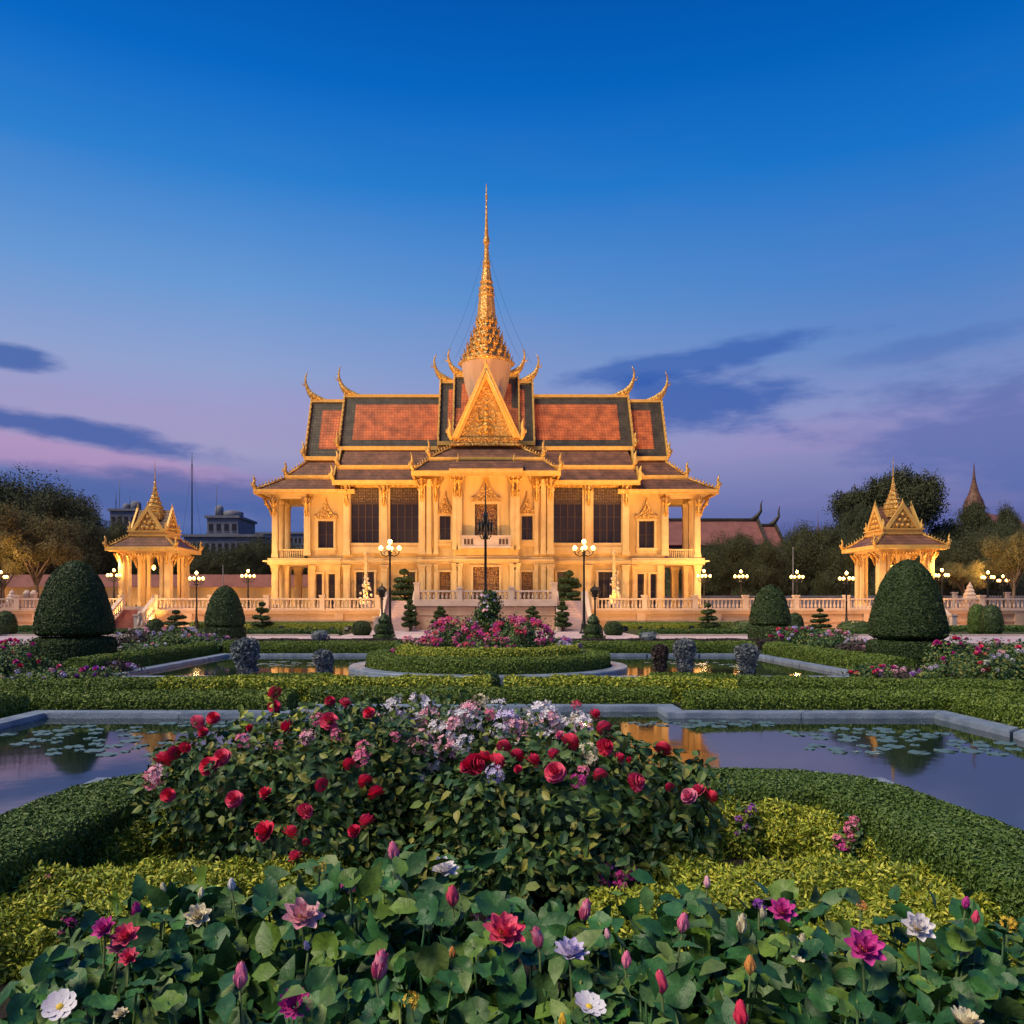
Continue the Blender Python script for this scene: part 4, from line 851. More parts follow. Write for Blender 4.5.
# ================================================================== garden pavilions
def pavilion(label):
    """local origin: centre of the floor; half width of the eave 2.75"""
    root = empty('pavilion', label, 'pavilion', (0,0,0))
    B = lambda m, n, mt, p=None: m.build(n, mt, p or root)
    E = 2.75; zc = 4.55                 # column top above the floor
    m = MB(); m.box(-2.3,2.3,-2.3,2.3,0,.16); m.box(-2.15,2.15,-2.15,2.15,.162,.28); B(m,'floor','terrace_trim')
    def col(x, y, r):
        m = MB(); m.box(x-r*1.3,x+r*1.3,y-r*1.3,y+r*1.3,.28,.62); m.box(x-r,x+r,y-r,y+r,.62,zc-.3); m.box(x-r*.6,x+r*.6,y-r*1.1,y+r*1.1,.8,zc-.5); m.box(x-r*1.1,x+r*1.1,y-r*.6,y+r*.6,.8,zc-.5)
        m.frustum((x-r*1.1,x+r*1.1,y-r*1.1,y+r*1.1,zc-.3),(x-r*1.5,x+r*1.5,y-r*1.5,y+r*1.5,zc)); B(m,'column','stone_trim')
    for sx in (-1,1):
        for sy in (-1,1):
            col(sx*1.85, sy*1.85, .24); col(sx*1.85, sy*1.3, .12); col(sx*1.3, sy*1.85, .12)
            for (x,y,dx_,dy_) in ((sx*1.85,sy*1.85,sx,sy*.0),(sx*1.85,sy*1.85,0,sy),(sx*1.2,sy*1.85,0,sy),(sx*1.85,sy*1.2,sx,0)):
                m = MB(); P = lambda o,z: (x+dx_*o, y+dy_*o, zc+z)
                m.tube([P(.2,-1.05),P(.26,-.8),P(.34,-.5),P(.5,-.22),P(.72,-.0)], [.03,.07,.11,.13,.07], 5); m.sphere(P(.46,-.35), .1, 6, 4); B(m,'bracket','gold')
    m = MB(); m.box(-2.15,2.15,-2.15,-1.55,zc+.001,zc+.35); m.box(-2.15,2.15,1.55,2.15,zc+.001,zc+.35); m.box(-2.15,-1.55,-1.549,1.549,zc+.001,zc+.35); m.box(1.55,2.15,-1.549,1.549,zc+.001,zc+.35)
    m.box(-2.2,2.2,-2.2,2.2,zc+.352,zc+.40); B(m,'beam','stone_trim')
    m = MB()
    for s in (-1,1):
        for i in range(12):
            q = -1.5+3*(i+.5)/12; m.ext([(q-.1,zc),(q+.1,zc),(q,zc-.2)], s*2.0-.03, s*2.0+.03, 'xz'); m.ext([(q-.1,zc),(q+.1,zc),(q,zc-.2)], s*2.0-.03, s*2.0+.03, 'yz')
    B(m,'valance','gold')
    # roof
    z0, z1 = zc+.42, zc+1.45; m = MB(); O = [(-E,-E,z0),(E,-E,z0),(E,E,z0),(-E,E,z0)]; I = [(-1.4,-1.4,z1),(1.4,-1.4,z1),(1.4,1.4,z1),(-1.4,1.4,z1)]
    for i in range(4): j = (i+1)%4; m.slab([O[i],O[j],I[j],I[i]], .12)
    rf = B(m,'roof','tile_brown')
    m = MB()
    for s in (-1,1): m.box(-E-.1,E+.1,s*E-.07,s*E+.07,z0-.24,z0+.08); m.box(s*E-.07,s*E+.07,-E+.071,E-.071,z0-.24,z0+.08)
    m.box(-1.5,1.5,-1.5,1.5,z1-.05,z1+.35); m.box(-1.62,1.62,-1.62,1.62,z1+.352,z1+.45); m.box(-1.58,1.58,-1.58,1.58,z1+.02,z1+.1); B(m,'fascia','gold_trim',rf)
    m = MB(); m.box(-E+.1,E-.1,-E+.1,E-.1,z0-.1,z0-.04); B(m,'soffit','stone',rf)
    for i in range(4):
        m = MB(); o = Vector(O[i]); n_ = Vector(I[i]); sg = 1 if o.x > 0 else -1; m.tube([o+Vector((0,0,.06)), n_+Vector((0,0,.06))], .07, 5)
        for j in range(9): p = o.lerp(n_,(j+.5)/9); m.tube([p+Vector((0,0,.08)), p+Vector((sg*.03,0,.2)), p+Vector((sg*.09,0,.32))], [.07,.045,.01], 4)
        spike(m, o.x, o.y, o.z, .95, sg, .75); B(m,'hip_crest','gold',rf)
    zp = z1+.45
    # cross gables: two crossing gabled roofs
    hw, gh = 1.28, 2.0
    for ax in ('xz','yz'):
        m = MB(); m.ext([(-hw+.1,zp),(hw-.1,zp),(0,zp+gh-.15)], -1.3, 1.3, ax); g_ = B(m,'gable_roof','tile_brown',rf)
        for s in (-1,1):
            m = MB(); d = s*1.42
            m.ext([(-hw+.2,zp+.05),(hw-.2,zp+.05),(0,zp+gh-.35)], min(d,d-s*.1), max(d,d-s*.1), ax, 1)
            for q in (-1,1):
                m.ext([(q*(hw+.12),zp),(q*(hw-.22),zp),(0,zp+gh-.42),(0,zp+gh+.15),(q*.06,zp+gh)], min(d-s*.05,d+s*.1), max(d-s*.05,d+s*.1), ax)
                a = (q*(hw+.12), d) if ax == 'xz' else (d, q*(hw+.12)); spike(m, a[0], a[1], zp-.1, .85, (q if ax == 'xz' else s), .6)
            for k in range(3):
                for q in range(3-k):
                    c = (q-(2-k)/2)*.42; p = (c, d+s*.03, zp+.28+k*.42) if ax == 'xz' else (d+s*.03, c, zp+.28+k*.42); m.sphere(p, .13, 6, 4)
            p = (0,d,zp+gh) if ax == 'xz' else (d,0,zp+gh); m.tube([p,(p[0],p[1],p[2]+.4)], [.1,.01], 5)
            B(m,'pediment',['gold_trim','gold_fine'],rf)
    m = MB(); q = zp+1.0
    m.lathe([(.95,0),(.95,.5),(.8,.6),(.86,.72),(.72,.8),(.66,1.0),(.72,1.1),(.56,1.2),(.5,1.4),(.56,1.48),(.42,1.56),(.36,1.78),(.42,1.85),(.3,1.93),(.24,2.15),(.29,2.2),(.2,2.28),(.15,2.6),(.19,2.65),(.12,2.72),(.08,3.1),(.11,3.15),(.05,3.25),(.01,5.0)], 0,0,q, 16, sm=False, shape=lambda i: (1.06,.95)[i%2]); B(m,'spire','gold',rf)
    return root
PZ = TZ+.003
pl = pavilion('small gilded open pavilion with red brick steps on the left of the palace'); pl.location = (PAVX[-1], 66.75, PZ)
pr = copy_tree(pl); pr.location = (PAVX[1], 66.95, PZ); pr.scale = (1.06,1.06,1.03); pr['label'] = 'small gilded open pavilion rising behind the big topiary on the right'
for o in (pl, pr): o['group'] = 'garden pavilions'
# stairs of the pavilions
for s, lab in ((-1,'red stepped stair with white stone parapets leading up to the left pavilion'),(1,'red stepped stair behind the big topiary leading up to the right pavilion')):
    st = empty('garden_stair', lab, 'stairs', (PAVX[s], 61.0, 0), group='pavilion stairs'); n_ = 9
    m = MB()
    for i in range(n_): m.box(-1.1,1.1,i*.278,(i+1)*.278-.0,-.05 if i == 0 else 0,TZ*(i+1)/n_)
    m.build('treads', 'red_steps', st)
    for q in (-1,1):
        m = MB(); m.ext([(-.3,-.05),(2.34,-.05),(2.34,TZ-.1),(-.3,.12)], q*1.28-.16, q*1.28+.16, 'yz'); 
        m.ext([(-.3,.82),(2.34,TZ+.75),(2.34,TZ+.93),(-.3,1.0)], q*1.28-.15, q*1.28+.15, 'yz')
        for i in range(8): t = (i+.5)/8; m.lathe([(.05,0),(.1,.2),(.06,.5),(.08,.74)], q*1.28, -.3+2.64*t, .1+(TZ-.2)*t, 6)
        m.build('parapet', 'terrace_trim', st)
        m = MB(); post_mesh(m, q*1.28, -.5, -.05, 1.1, .19); m.build('newel_post', 'terrace_trim', st)
# ================================================================== lamps
def point(parent, loc, e, col=(1,.56,.20), r=.12, name='lamp_light'):
    l = bpy.data.lights.new(name, 'POINT'); l.energy = e; l.color = col; l.shadow_soft_size = r
    o = bpy.data.objects.new(name, l); COL.objects.link(o); o.parent = parent; o.location = loc; return o
def lamp_mesh(H, k=1.0, globes=True, lantern=False):
    post = MB(); post.lathe([(.26*k,0),(.26*k,.12),(.18*k,.2),(.15*k,.5),(.17*k,.55),(.11*k,.7),(.075*k,1.1),(.06*k,H*.5),(.08*k,H*.5+.05),(.055*k,H*.5+.12),(.05*k,H-.75),(.10*k,H-.68),(.06*k,H-.6),(.05*k,H-.15),(.09*k,H-.08)], seg=10)
    arm = MB()
    gp = [(0,0,H+.06)]
    for i in range(4):
        a = pi/4+i*pi/2 if 0 else i*pi/2; c, s = cos(a), sin(a)
        arm.tube([(0,0,H-.62),(c*.22*k,s*.22*k,H-.72),(c*.42*k,s*.42*k,H-.62),(c*.5*k,s*.5*k,H-.45),(c*.5*k,s*.5*k,H-.36)], [.035*k,.03*k,.028*k,.028*k,.06*k], 5)
        arm.tube([(0,0,H-.3),(c*.2*k,s*.2*k,H-.35),(c*.34*k,s*.34*k,H-.5),(c*.25*k,s*.25*k,H-.58)], [.02*k]*4, 4)
        gp.append((c*.5*k,s*.5*k,H-.34))
    return post, arm, gp
proto = {}
def lamp(H, x, y, z, label, power=520, group='lit lamp posts', k=1.0, lit=True, gr=.125):
    key = (H,k,lit)
    if key not in proto:
        post, arm, gp = lamp_mesh(H,k); g = MB(); g.lathe([(.03,-.02),(.07,0),(gr*.8,gr*.4),(gr,gr*.95),(gr*.8,gr*1.5),(gr*.35,gr*1.9),(.02,gr*2.0)], seg=10)
        proto[key] = (post.mesh('post'), arm.mesh('arms'), g.mesh('globe'), gp)
        proto[key][0].materials.append(MATS['metal_dark']); proto[key][1].materials.append(MATS['metal_dark']); proto[key][2].materials.append(MATS['globe' if lit else 'glass_dark'])
    pm, am, gm, gp = proto[key]
    r = empty('street_lamp', label, 'lamp', (x,y,z), group=group); link('post', pm, r); link('arms', am, r)
    for p in gp: link('globe', gm, r, loc=p)
    if lit: point(r, (0,-.02,H+.62), power, r=.2)
    return r
lamp(5.75, gx(390,52), 52, 0, 'tall lit five-globe lamp left of the central steps', 900, 'tall lamps in front of the palace', k=1.2, gr=.155)
lamp(5.75, gx(584,52), 52, 0, 'tall lit five-globe lamp right of the central steps', 900, 'tall lamps in front of the palace', k=1.2, gr=.155)
def onT(px, py, Y, lab, z=TZ, power=520):
    power = 260 if px in (114,942) else 700
    lamp(3.0, gx(px,Y), Y, z, lab, power) if z else lamp(round(gz(py,Y)-.1,1), gx(px,Y), Y, 0, lab, power)
onT(114,575,64.4,'lit lamp on the terrace just left of the left pavilion')
onT(196.5,574,60.5,'lit lamp standing on the lawn right of the left pavilion', z=0)
onT(248,576,66,'lit lamp on the terrace between the left pavilion and the palace')
onT(1,580,68,'lit lamp at the extreme left edge behind the balustrade')
onT(704,577,66,'lit lamp beside the right end of the palace')
onT(741,578,67,'lit lamp on the terrace between palace and right mid-size topiary')
onT(797,578,68,'lit lamp behind the right mid-size topiary')
onT(846.5,574,60.5,'lit lamp standing on the lawn left of the right pavilion', z=0)
onT(942,574,64.4,'lit lamp at the right side of the right pavilion')
onT(988,576,69,'lit lamp beside the stone ornament at the far right')
onT(1003,583,78,'small lit lamp behind the far right balustrade')
# lamps seen between the pavilion columns
onT(149.5,577,64.8,'lit lamp seen through the front of the left pavilion') if 0 else None
for px, lab in ((382,'short unlit black lamp post left of the centre stairs'),(595,'short unlit black lamp post right of the centre stairs')):
    Y = 55; H = 2.9; r = empty('lamp_post', lab, 'lamp', (gx(px,Y),Y,0), group='short unlit lamp posts')
    m = MB(); m.lathe([(.2,0),(.2,.1),(.1,.3),(.07,.5),(.06,H-.7),(.12,H-.62),(.05,H-.5)], seg=8); m.build('post','metal_dark',r)
    m = MB(); m.lathe([(.12,H-.5),(.3,H-.05),(.3,H)], seg=6, sm=False); m.lathe([(.34,H+.001),(.2,H+.2),(.06,H+.28),(.02,H+.5)], seg=6, sm=False)
    for i in range(6): a = i*pi/3; m.tube([(.12*cos(a),.12*sin(a),H-.5),(.36*cos(a),.36*sin(a),H-.2),(.3*cos(a),.3*sin(a),H+.1)], .03, 4)
    m.build('lantern','metal_dark',r)
Y = 45; H = gz(538,Y); c = empty('ornamental_lamp', 'tall dark unlit ornamental lamp with a cluster of lanterns on the central axis', 'lamp', (gx(485.5,Y),Y,0))
m = MB(); m.lathe([(.4,0),(.4,.3),(.25,.4),(.2,1.0),(.14,1.2),(.10,2.5),(.13,2.6),(.08,2.8),(.07,H),(.14,H+.1),(.05,H+.3),(.04,H+1.9),(.02,H+3.1)], seg=10); m.build('post','metal_dark',c)
for i in range(6):
    a = i*pi/3; cc, s = cos(a), sin(a); m = MB(); m.tube([(0,0,H),(cc*.2,s*.2,H-.05),(cc*.31,s*.31,H+.12),(cc*.33,s*.33,H+.35)], [.035,.035,.03,.03], 5); m.build('arm','metal_dark',c)
    m = MB(); m.lathe([(.04,0),(.10,.15),(.115,.38),(.07,.5),(.03,.56),(.01,.68)], cc*.33, s*.33, H+.35, 6, sm=False); m.build('lantern','metal_dark',c)
m = MB(); m.lathe([(.06,0),(.16,.15),(.18,.5),(.10,.65),(.02,.9)], 0,0,H+.75, 6, sm=False); m.build('lantern','metal_dark',c)
# ================================================================== flood lights (real fixtures on the terrace and lawn)
fm = None
def flood(x, y, z, tgt, power, size=95, label='', col=(1,.51,.12), blend=.8, group='floodlights', rad=.15):
    global fm
    r = empty('floodlight', label, 'floodlight', (x,y,z), group=group)
    d = (Vector(tgt)-Vector((x,y,z+.25))).normalized(); yaw = math.atan2(-d.x, d.y); pit = math.asin(d.z)
    if fm is None:
        a = MB(); a.box(-.15,.15,-.10,.10,-.08,.08); a.box(-.17,.17,.10,.13,-.10,.10)
        b = MB(); b.box(-.12,.12,-.1,.1,-.25,-.22); b.box(-.02,.02,-.03,.03,-.22,-.08); c = MB(); c.box(-.13,.13,.131,.136,-.07,.07)
        fm = (a.mesh('housing'), b.mesh('foot'), c.mesh('lens')); fm[0].materials.append(MATS['metal_dark']); fm[1].materials.append(MATS['metal_dark']); fm[2].materials.append(MATS['lens'])
    h = link('housing', fm[0], r, loc=(0,0,.25)); h.rotation_euler = (pit,0,yaw); link('lens', fm[2], h); link('foot', fm[1], r, loc=(0,0,.25))
    l = bpy.data.lights.new('flood_beam','SPOT'); l.energy = power; l.color = col; l.spot_size = R(size); l.spot_blend = blend; l.shadow_soft_size = rad
    o = bpy.data.objects.new('flood_beam', l); COL.objects.link(o); o.parent = h; o.location = (0,.15,0); o.rotation_euler = (pi/2,0,0)
    return r
ORD = ['outermost left','second from the left','third from the left','just left of the centre block','just right of the centre block','third from the right','second from the right','outermost right']
for i, x in enumerate((-17.5,-14,-10.5,-7.0,6.5,10,13.5,17)):
    flood(x, 65.2, TZ+.003, (x*1.0, 70, 9.8), 460, 120, 'black floodlight behind the terrace balustrade, %s' % ORD[i], group='floodlights behind the balustrade')
for i, x in enumerate((-3.6,-1.2,1.0,3.4)):
    flood(AX+x+.2, 62.0, CZ+.003, (AX+x, 67.6, 10.2), 880, 115, 'black floodlight on the centre block, %s' % ('leftmost','second from left','third from left','rightmost')[i], group='floodlights on the centre block')
for i, x in enumerate((-36.5,-32.5,-23.8,-19.5,21.0,26.5,30.2,37.5)):
    flood(x, 59.6, .02, (x, 63.5, .9), 430, 130, 'small floodlight at the foot of the terrace wall, %s' % ['outermost left','left of the left pavilion stair','just right of the left pavilion stair','left of the left mid-size topiary','right of the right mid-size topiary','between lawn lamp and pine, right','left of the right pavilion stair','outermost right'][i], group='wall floodlights', col=(1,.46,.16))
for i, x in enumerate((-33,-22.5,-14.5,-9.8,9.3,14.0,22.0,33)):
    flood(x, 55.5 if abs(x) < 30 else 58.5, .02, (x*.85, 71, 10 if abs(x) < 20 else 2.5), 3000 if abs(x) < 20 else 700, 100, 'small floodlight on the lawn before the terrace, %s' % ['far left edge','left of the left round bush','left lawn strip','beside the left stairs','beside the right stairs','right lawn strip','right of the right round bush','far right edge'][i], group='floodlights on the lawn')
for i, x in enumerate((-9.5,9.0)):
    flood(x, 53.0, .02, (AX, 73.5, 33), 38000, 26, 'narrow-beam floodlight aimed at the spire from the %s lawn' % ('left','right')[i], group='spire floodlights', col=(1,.42,.10))
    flood(x+(1 if x > 0 else -1), 53.0, .02, (AX, 71.5, 20), 13000, 36, 'floodlight aimed at the great gable from the %s lawn' % ('left','right')[i], group='gable floodlights', col=(1,.50,.14))
for i, x in enumerate((-17,-11.5,11.0,16.5)):
    flood(x, 51.0, .02, (x*.72, 73, 19.5), 15000, 40, 'roof floodlight on the lawn, %s' % ('far left','inner left','inner right','far right')[i], group='roof floodlights', col=(1,.56,.2))
for i, x in enumerate((-52,-44,-36,-28,-22)):
    flood(x, 81.5, TZ+.003, (x, 83.8, TZ+1.6), 260, 130, 'floodlight at the base of the boundary wall, number %s from the left' % ('one','two','three','four','five')[i], group='boundary wall floodlights')
for s, nm, yy in ((-1,'left',66.75),(1,'right',66.95)):
    x = PAVX[s]
    q = empty('hanging_lamp', 'glowing lamp hanging under the roof of the %s pavilion' % nm, 'lamp', (x-.1,yy,PZ+.0), group='pavilion hanging lamps')
    m = MB(); m.tube([(0,0,4.9),(0,0,3.7)], .02, 4); m.build('chain','metal_dark',q); m = MB(); m.lathe([(.03,0),(.16,.12),(.16,.32),(.05,.42)], 0,0,3.3, 8); m.build('lantern_glass','globe',q)
    point(q, (0,0,3.05), 190, r=.15)
    flood(x-1.8, 62.0, .02, (x,66.8,7.5), 900, 90, 'floodlight at the %s foot of the %s pavilion stair' % ('left',nm), group='pavilion floodlights')
    flood(x+1.8, 62.0, .02, (x,66.8,7.5), 900, 90, 'floodlight at the right foot of the %s pavilion stair' % nm, group='pavilion floodlights')
# ================================================================== topiaries and clipped shrubs
def dome_cloud(profile, n, leaf, cx=0, cy=0, seed=0, rough=.01, jit=.45):
    """leaves over a surface of revolution given by (r,z) list"""
    pr = np.array(profile, float); sl_ = np.hypot(*np.diff(pr, axis=0).T); rm = (pr[:-1,0]+pr[1:,0])/2; wgt = sl_*np.maximum(rm,.02); wgt /= wgt.sum()
    k = RG.choice(len(wgt), n, p=wgt); t = RG.uniform(0,1,n); r = pr[k,0]*(1-t)+pr[k+1,0]*t; z = pr[k,1]*(1-t)+pr[k+1,1]*t; a = RG.uniform(0,2*pi,n)
    dr = pr[k+1,0]-pr[k,0]; dz_ = pr[k+1,1]-pr[k,1]; nr, nz = dz_, -dr; l = np.hypot(nr,nz)+1e-9; nr, nz = nr/l, nz/l
    Nn = np.stack([nr*np.cos(a), nr*np.sin(a), nz],1); P = np.stack([cx+r*np.cos(a), cy+r*np.sin(a), z],1)
    P = P+Nn*(fnoise(P,2.2,seed)[:,None]*rough+RG.uniform(-leaf*.5,leaf*.3,(n,1)))
    m = MB(); m.lathe([(max(.005,r-leaf*.6), z) for r,z in profile], cx, cy, 0, 28); V,Fc = tri_quads(m.v,m.f)
    return cat(scatter(L_DIA, P, Nn, RG.uniform(.7,1.3,n)*leaf, jit), (V,Fc))
def topiary(px, Y, wpx, pyt, pyb, label, group, dens):
    k = Y/F; r = wpx/2*k*.92; x = gx(px,Y); zt = gz(pyt,Y)
    root = empty('topiary', label, 'topiary', (x,Y,0), group=group); hB = gz(pyb,Y) if pyb else .8
    H = zt-hB
    pr = [(.01,hB-.02),(r*.88,hB-.02),(r*.99,hB+H*.03),(r*1.0,hB+H*.10),(r*.97,hB+H*.22),(r*.91,hB+H*.36),(r*.82,hB+H*.52),(r*.70,hB+H*.68),(r*.55,hB+H*.82),(r*.36,hB+H*.93),(r*.16,hB+H*.985),(.01,zt)]
    V,Fc = dome_cloud(pr, int(dens*2*pi*r*H), .022*Y/23*2.6, rough=.02); link('dome', npmesh('dome',V,Fc), root, 'topiary')
    r2 = r*1.06; pr = [(r2*.9,0),(r2*.98,.1),(r2,.3),(r2,hB*.75),(r2*.96,hB*.86),(r2*.8,hB*.9),(.01,hB*.9)]
    V,Fc = dome_cloud(pr, int(dens*2*pi*r*hB*1.6), .022*Y/23*2.6, rough=.02); link('base_drum', npmesh('base',V,Fc), root, 'topiary')
    m = MB(); m.lathe([(.12,0),(.10,hB+.3)], seg=8); m.build('trunk','bark',root)
topiary(75, 23, 78, 561, 634, 'large two-tier topiary, clipped dome over a round drum, at the left', 'large topiaries', 2400)
topiary(907.5, 23, 77, 560, 637, 'large two-tier topiary, clipped dome over a round drum, at the right before the pavilion', 'large topiaries', 2400)
topiary(225, 42, 41, 586, 625.5, 'mid-distance two-tier dome topiary between left pavilion and palace', 'mid-size topiaries', 900)
topiary(770, 42, 42, 585, 624, 'mid-distance two-tier dome topiary right of the palace', 'mid-size topiaries', 900)
def shrub(kind, label, px, Y, pyt, wpx, shape='ball', m='topiary', group=None, z0=0.0, n=2600, leaf=None, catg='shrub'):
    k = Y/F; r = wpx/2*k; h = gz(pyt,Y)-z0; leaf = leaf or max(.04,.0019*Y)
    root = empty(kind, label, catg, (gx(px,Y),Y,z0), group=group)
    if shape == 'ball': pr = [(r*.7,0),(r*.92,h*.15),(r,h*.4),(r*.93,h*.65),(r*.72,h*.86),(r*.4,h*.97),(.01,h)]
    elif shape == 'cone': pr = [(r*.7,0),(r,h*.12),(r*.95,h*.3),(r*.72,h*.34),(r*.82,h*.45),(r*.72,h*.62),(r*.5,h*.68),(r*.58,h*.76),(r*.36,h*.9),(.01,h)]
    elif shape == 'pot': pr = [(r*.5,0),(r*.7,h*.12),(r*.62,h*.35),(r*.9,h*.55),(r,h*.75),(r*.8,h*.92),(.01,h)]
    V,Fc = dome_cloud(pr, n, leaf, rough=r*(.10 if shape == 'cone' else .30) if shape != 'ball' else .02, jit=(.9 if shape == 'cone' else 1.6) if shape != 'ball' else .5); link('foliage', npmesh('foliage',V,Fc), root, m)
    mb = MB(); mb.lathe([(.06,-.02),(.05,h*.5)], seg=6); mb.build('trunk','bark',root); return root
shrub('cone_shrub','tapered dark green shrub left of the round island, before the stairs',384,37,613,23,'cone',group='tapered shrubs')
shrub('cone_shrub','tapered dark green shrub right of the round island, before the stairs',593,37,614,23,'cone',group='tapered shrubs')
shrub('round_shrub','clipped round shrub on the path edge left of the central stairs',361.5,49,621,19,group='round shrubs')
shrub('round_shrub','clipped round shrub on the path edge right of the central stairs',613.5,49,621.5,19,group='round shrubs')
shrub('round_shrub','clipped round shrub at the foot of the left pavilion stair',155,48,619,17,group='round shrubs')
shrub('round_shrub','round shrub at the extreme left edge before the terrace wall',4,48,611,24,group='round shrubs')
shrub('round_shrub','pale upright round shrub at the far right, left one of the pair',977,50,604,17,m='hedge',group='round shrubs')
shrub('round_shrub','wider round shrub at the far right, right one of the pair',991,49,605,21,group='round shrubs')
shrub('round_shrub','round shrub half hidden behind the right mid-size topiary',795,52,613,16,group='round shrubs')
shrub('grey_shrub','low grey-green shrub behind the left part of the far pond',320,33,630,17,'pot',m='silver',group='grey shrubs',n=1200)
shrub('grey_shrub','low grey-green shrub behind the right part of the far pond',648,33,632,18,'pot',m='silver',group='grey shrubs',n=1200)
for px, py, w_, lab, mm in ((245,638,25,'tall silvery potted plant standing at the near edge of the far pond, left','silver'),(323,651,17,'smaller silvery potted plant at the far pond, between the left one and the island','silver'),
    (684,639,19,'tall silvery potted plant in the right half of the far pond','silver'),(660,645,13,'reddish potted plant in the right half of the far pond','wine'),(746,645,20,'bushy potted plant at the right side of the far pond','silver')):
    Y = 19.9 if px < 300 else (20.3 if px < 400 else 21.5); r = shrub('potted_plant', lab, px, Y, py, w_, 'pot', m=mm, group='potted plants in the far pond', n=2000, leaf=.10, z0=WZ)
shrub('small_shrub','small leafy shrub on the axis, at the near rim of the round island',487,16.6,672,25,'ball',m='bush',group=None,n=1500,leaf=.07)
# cloud-pruned pines
def cloud_pine(label, px, Y, pyt, wpx, z0=0.0, tiers=4, group='cloud-pruned pines', seed=1):
    k = Y/F; H = gz(pyt,Y)-z0; w_ = wpx*k; rg = random.Random(seed); root = empty('cloud_pine', label, 'pine', (gx(px,Y),Y,z0), group=group)
    parts = []; tr = MB(); tr.tube([(0,0,-.05),(.05*H,0,H*.25),(-.05*H,0,H*.55),(.02*H,0,H*.9)], [.05*H*.9,.04*H,.028*H,.015*H], 6)
    for t in range(tiers):
        z = H*(.28+.68*t/(tiers-1))-.05*H; rw = w_*.5*(1-.62*t/(tiers-1)); n_ = 3 if t < tiers-1 else 1
        for i in range(n_):
            a = 2*pi*i/n_+t*1.1+rg.uniform(-.3,.3); d = rw*.58 if n_ > 1 else 0; c = (d*cos(a), d*sin(a), z+rg.uniform(-.03,.03)*H)
            rr2 = (rw*.55+.04*H, rw*.55+.04*H, H*.075); P,Nn = ellip(c, rr2, 420, (.7,1.05), .15, seed=i); parts.append(scatter(L_DIA, P, Nn, max(.05,.0022*Y), .8)); parts.append(hull(c, rr2, 8, 4, .75))
            tr.tube([(0,0,z-H*.12), (c[0]*.6,c[1]*.6,z-H*.05), c], [.02*H,.015*H,.01*H], 4)
    V,Fc = cat(*parts); link('foliage', npmesh('foliage',V,Fc), root, 'topiary'); tr.build('trunk','bark',root)
cloud_pine('cloud-pruned pine against the terrace wall left of the centre block',262,57,601,19,seed=2)
cloud_pine('cloud-pruned pine on the lawn right of the palace',708,57,603,19,seed=3)
cloud_pine('small pine before the centre block wall, left of the axis',440.5,55,605,19,tiers=5,seed=4)
cloud_pine('small pine before the centre block wall, right of the axis',532.5,55,605,19,tiers=5,seed=5)
cloud_pine('large cloud-pruned pine on the terrace left of the centre block',404,64.6,569,30,z0=TZ,tiers=5,seed=6)
cloud_pine('large cloud-pruned pine on the terrace right of the centre block',569,64.6,569,30,z0=TZ,tiers=5,seed=7)
cloud_pine('slim dark shrub-pine beside the left centre stair',410,56.2,599,15,tiers=5,seed=8)
cloud_pine('slim dark shrub-pine beside the right centre stair',562.5,56.2,600,15,tiers=5,seed=9)
cloud_pine('low spreading pine left of the lawn lamp beside the right pavilion',820,57,608,20,seed=10)
cloud_pine('low spreading pine among the flowers right of the left pavilion',176,50,610,28,seed=11)
# low ground shrubs near right/left lawn
for px, lab in ((855,'low dark hedge-like shrub below the right lawn lamp'),(745,'low flat shrub patch left of the right mid-size topiary')):
    shrub('low_shrub', lab, px, 54, 621, 34, group='low lawn shrubs', n=1800)
# ================================================================== stone ornaments
def ornament(label, px, Y, z, h, k=1.0, name='stone_ornament'):
    r = empty(name, label, 'ornament', (gx(px,Y),Y,z)); m = MB(); m.box(-.42*k,.42*k,-.42*k,.42*k,0,.25*h); m.box(-.48*k,.48*k,-.48*k,.48*k,.25*h+.001,.3*h); m.build('pedestal','terrace_trim',r)
    m = MB(); m.lathe([(.38*k,.3*h),(.42*k,.4*h),(.34*k,.48*h),(.36*k,.55*h),(.25*k,.62*h),(.27*k,.68*h),(.16*k,.76*h),(.17*k,.82*h),(.08*k,.9*h),(.02,h)], seg=10, sm=False, shape=lambda i: (1.08,.94)[i%2]); m.build('urn','terrace_trim',r)
ornament('carved stone ornament on a pedestal behind the balustrade at the far right', 970, 66, TZ, 2.3, 1.3)
ornament('pale stone ornament behind the balustrade at the far left', 12, 66, TZ, 1.7, 1.2)
for i, px in enumerate((27,34)):
    r = empty('stone_post', ('left','right')[i]+' one of the two short stone posts near the far left lamp', 'post', (gx(px,66),66,TZ), group='short stone posts'); m = MB(); m.lathe([(.22,0),(.22,1.2),(.27,1.25),(.27,1.4),(.1,1.6)], seg=10); m.build('shaft','terrace_trim',r)
for s, px in ((-1,366),(1,614)):
    x = gx(px,66.5); r = empty('carved_stele', 'tall slender stone stele with white carved figures before the palace ground floor, %s wing' % LRW[s], 'sculpture', (x,66.5,TZ), group='carved steles')
    m = MB(); m.box(-.5,.5,-.4,.4,0,.7); m.build('pedestal','terrace_trim',r)
    m = MB(); m.frustum((-.16,.16,-.14,.14,.7),(-.1,.1,-.1,.1,4.5)); m.lathe([(.16,4.5),(.18,4.6),(.05,4.95)], seg=8); m.build('shaft','stone_trim',r)
    m = MB(); rg = random.Random(3+s)
    for i in range(26): t = i/26; m.sphere((rg.uniform(-.55,.55)*(1-t*.7), -.2+rg.uniform(-.1,.15), .8+t*2.1), rg.uniform(.1,.2)*(1-t*.4), 6, 4)
    m.build('carving','terrace_trim',r)
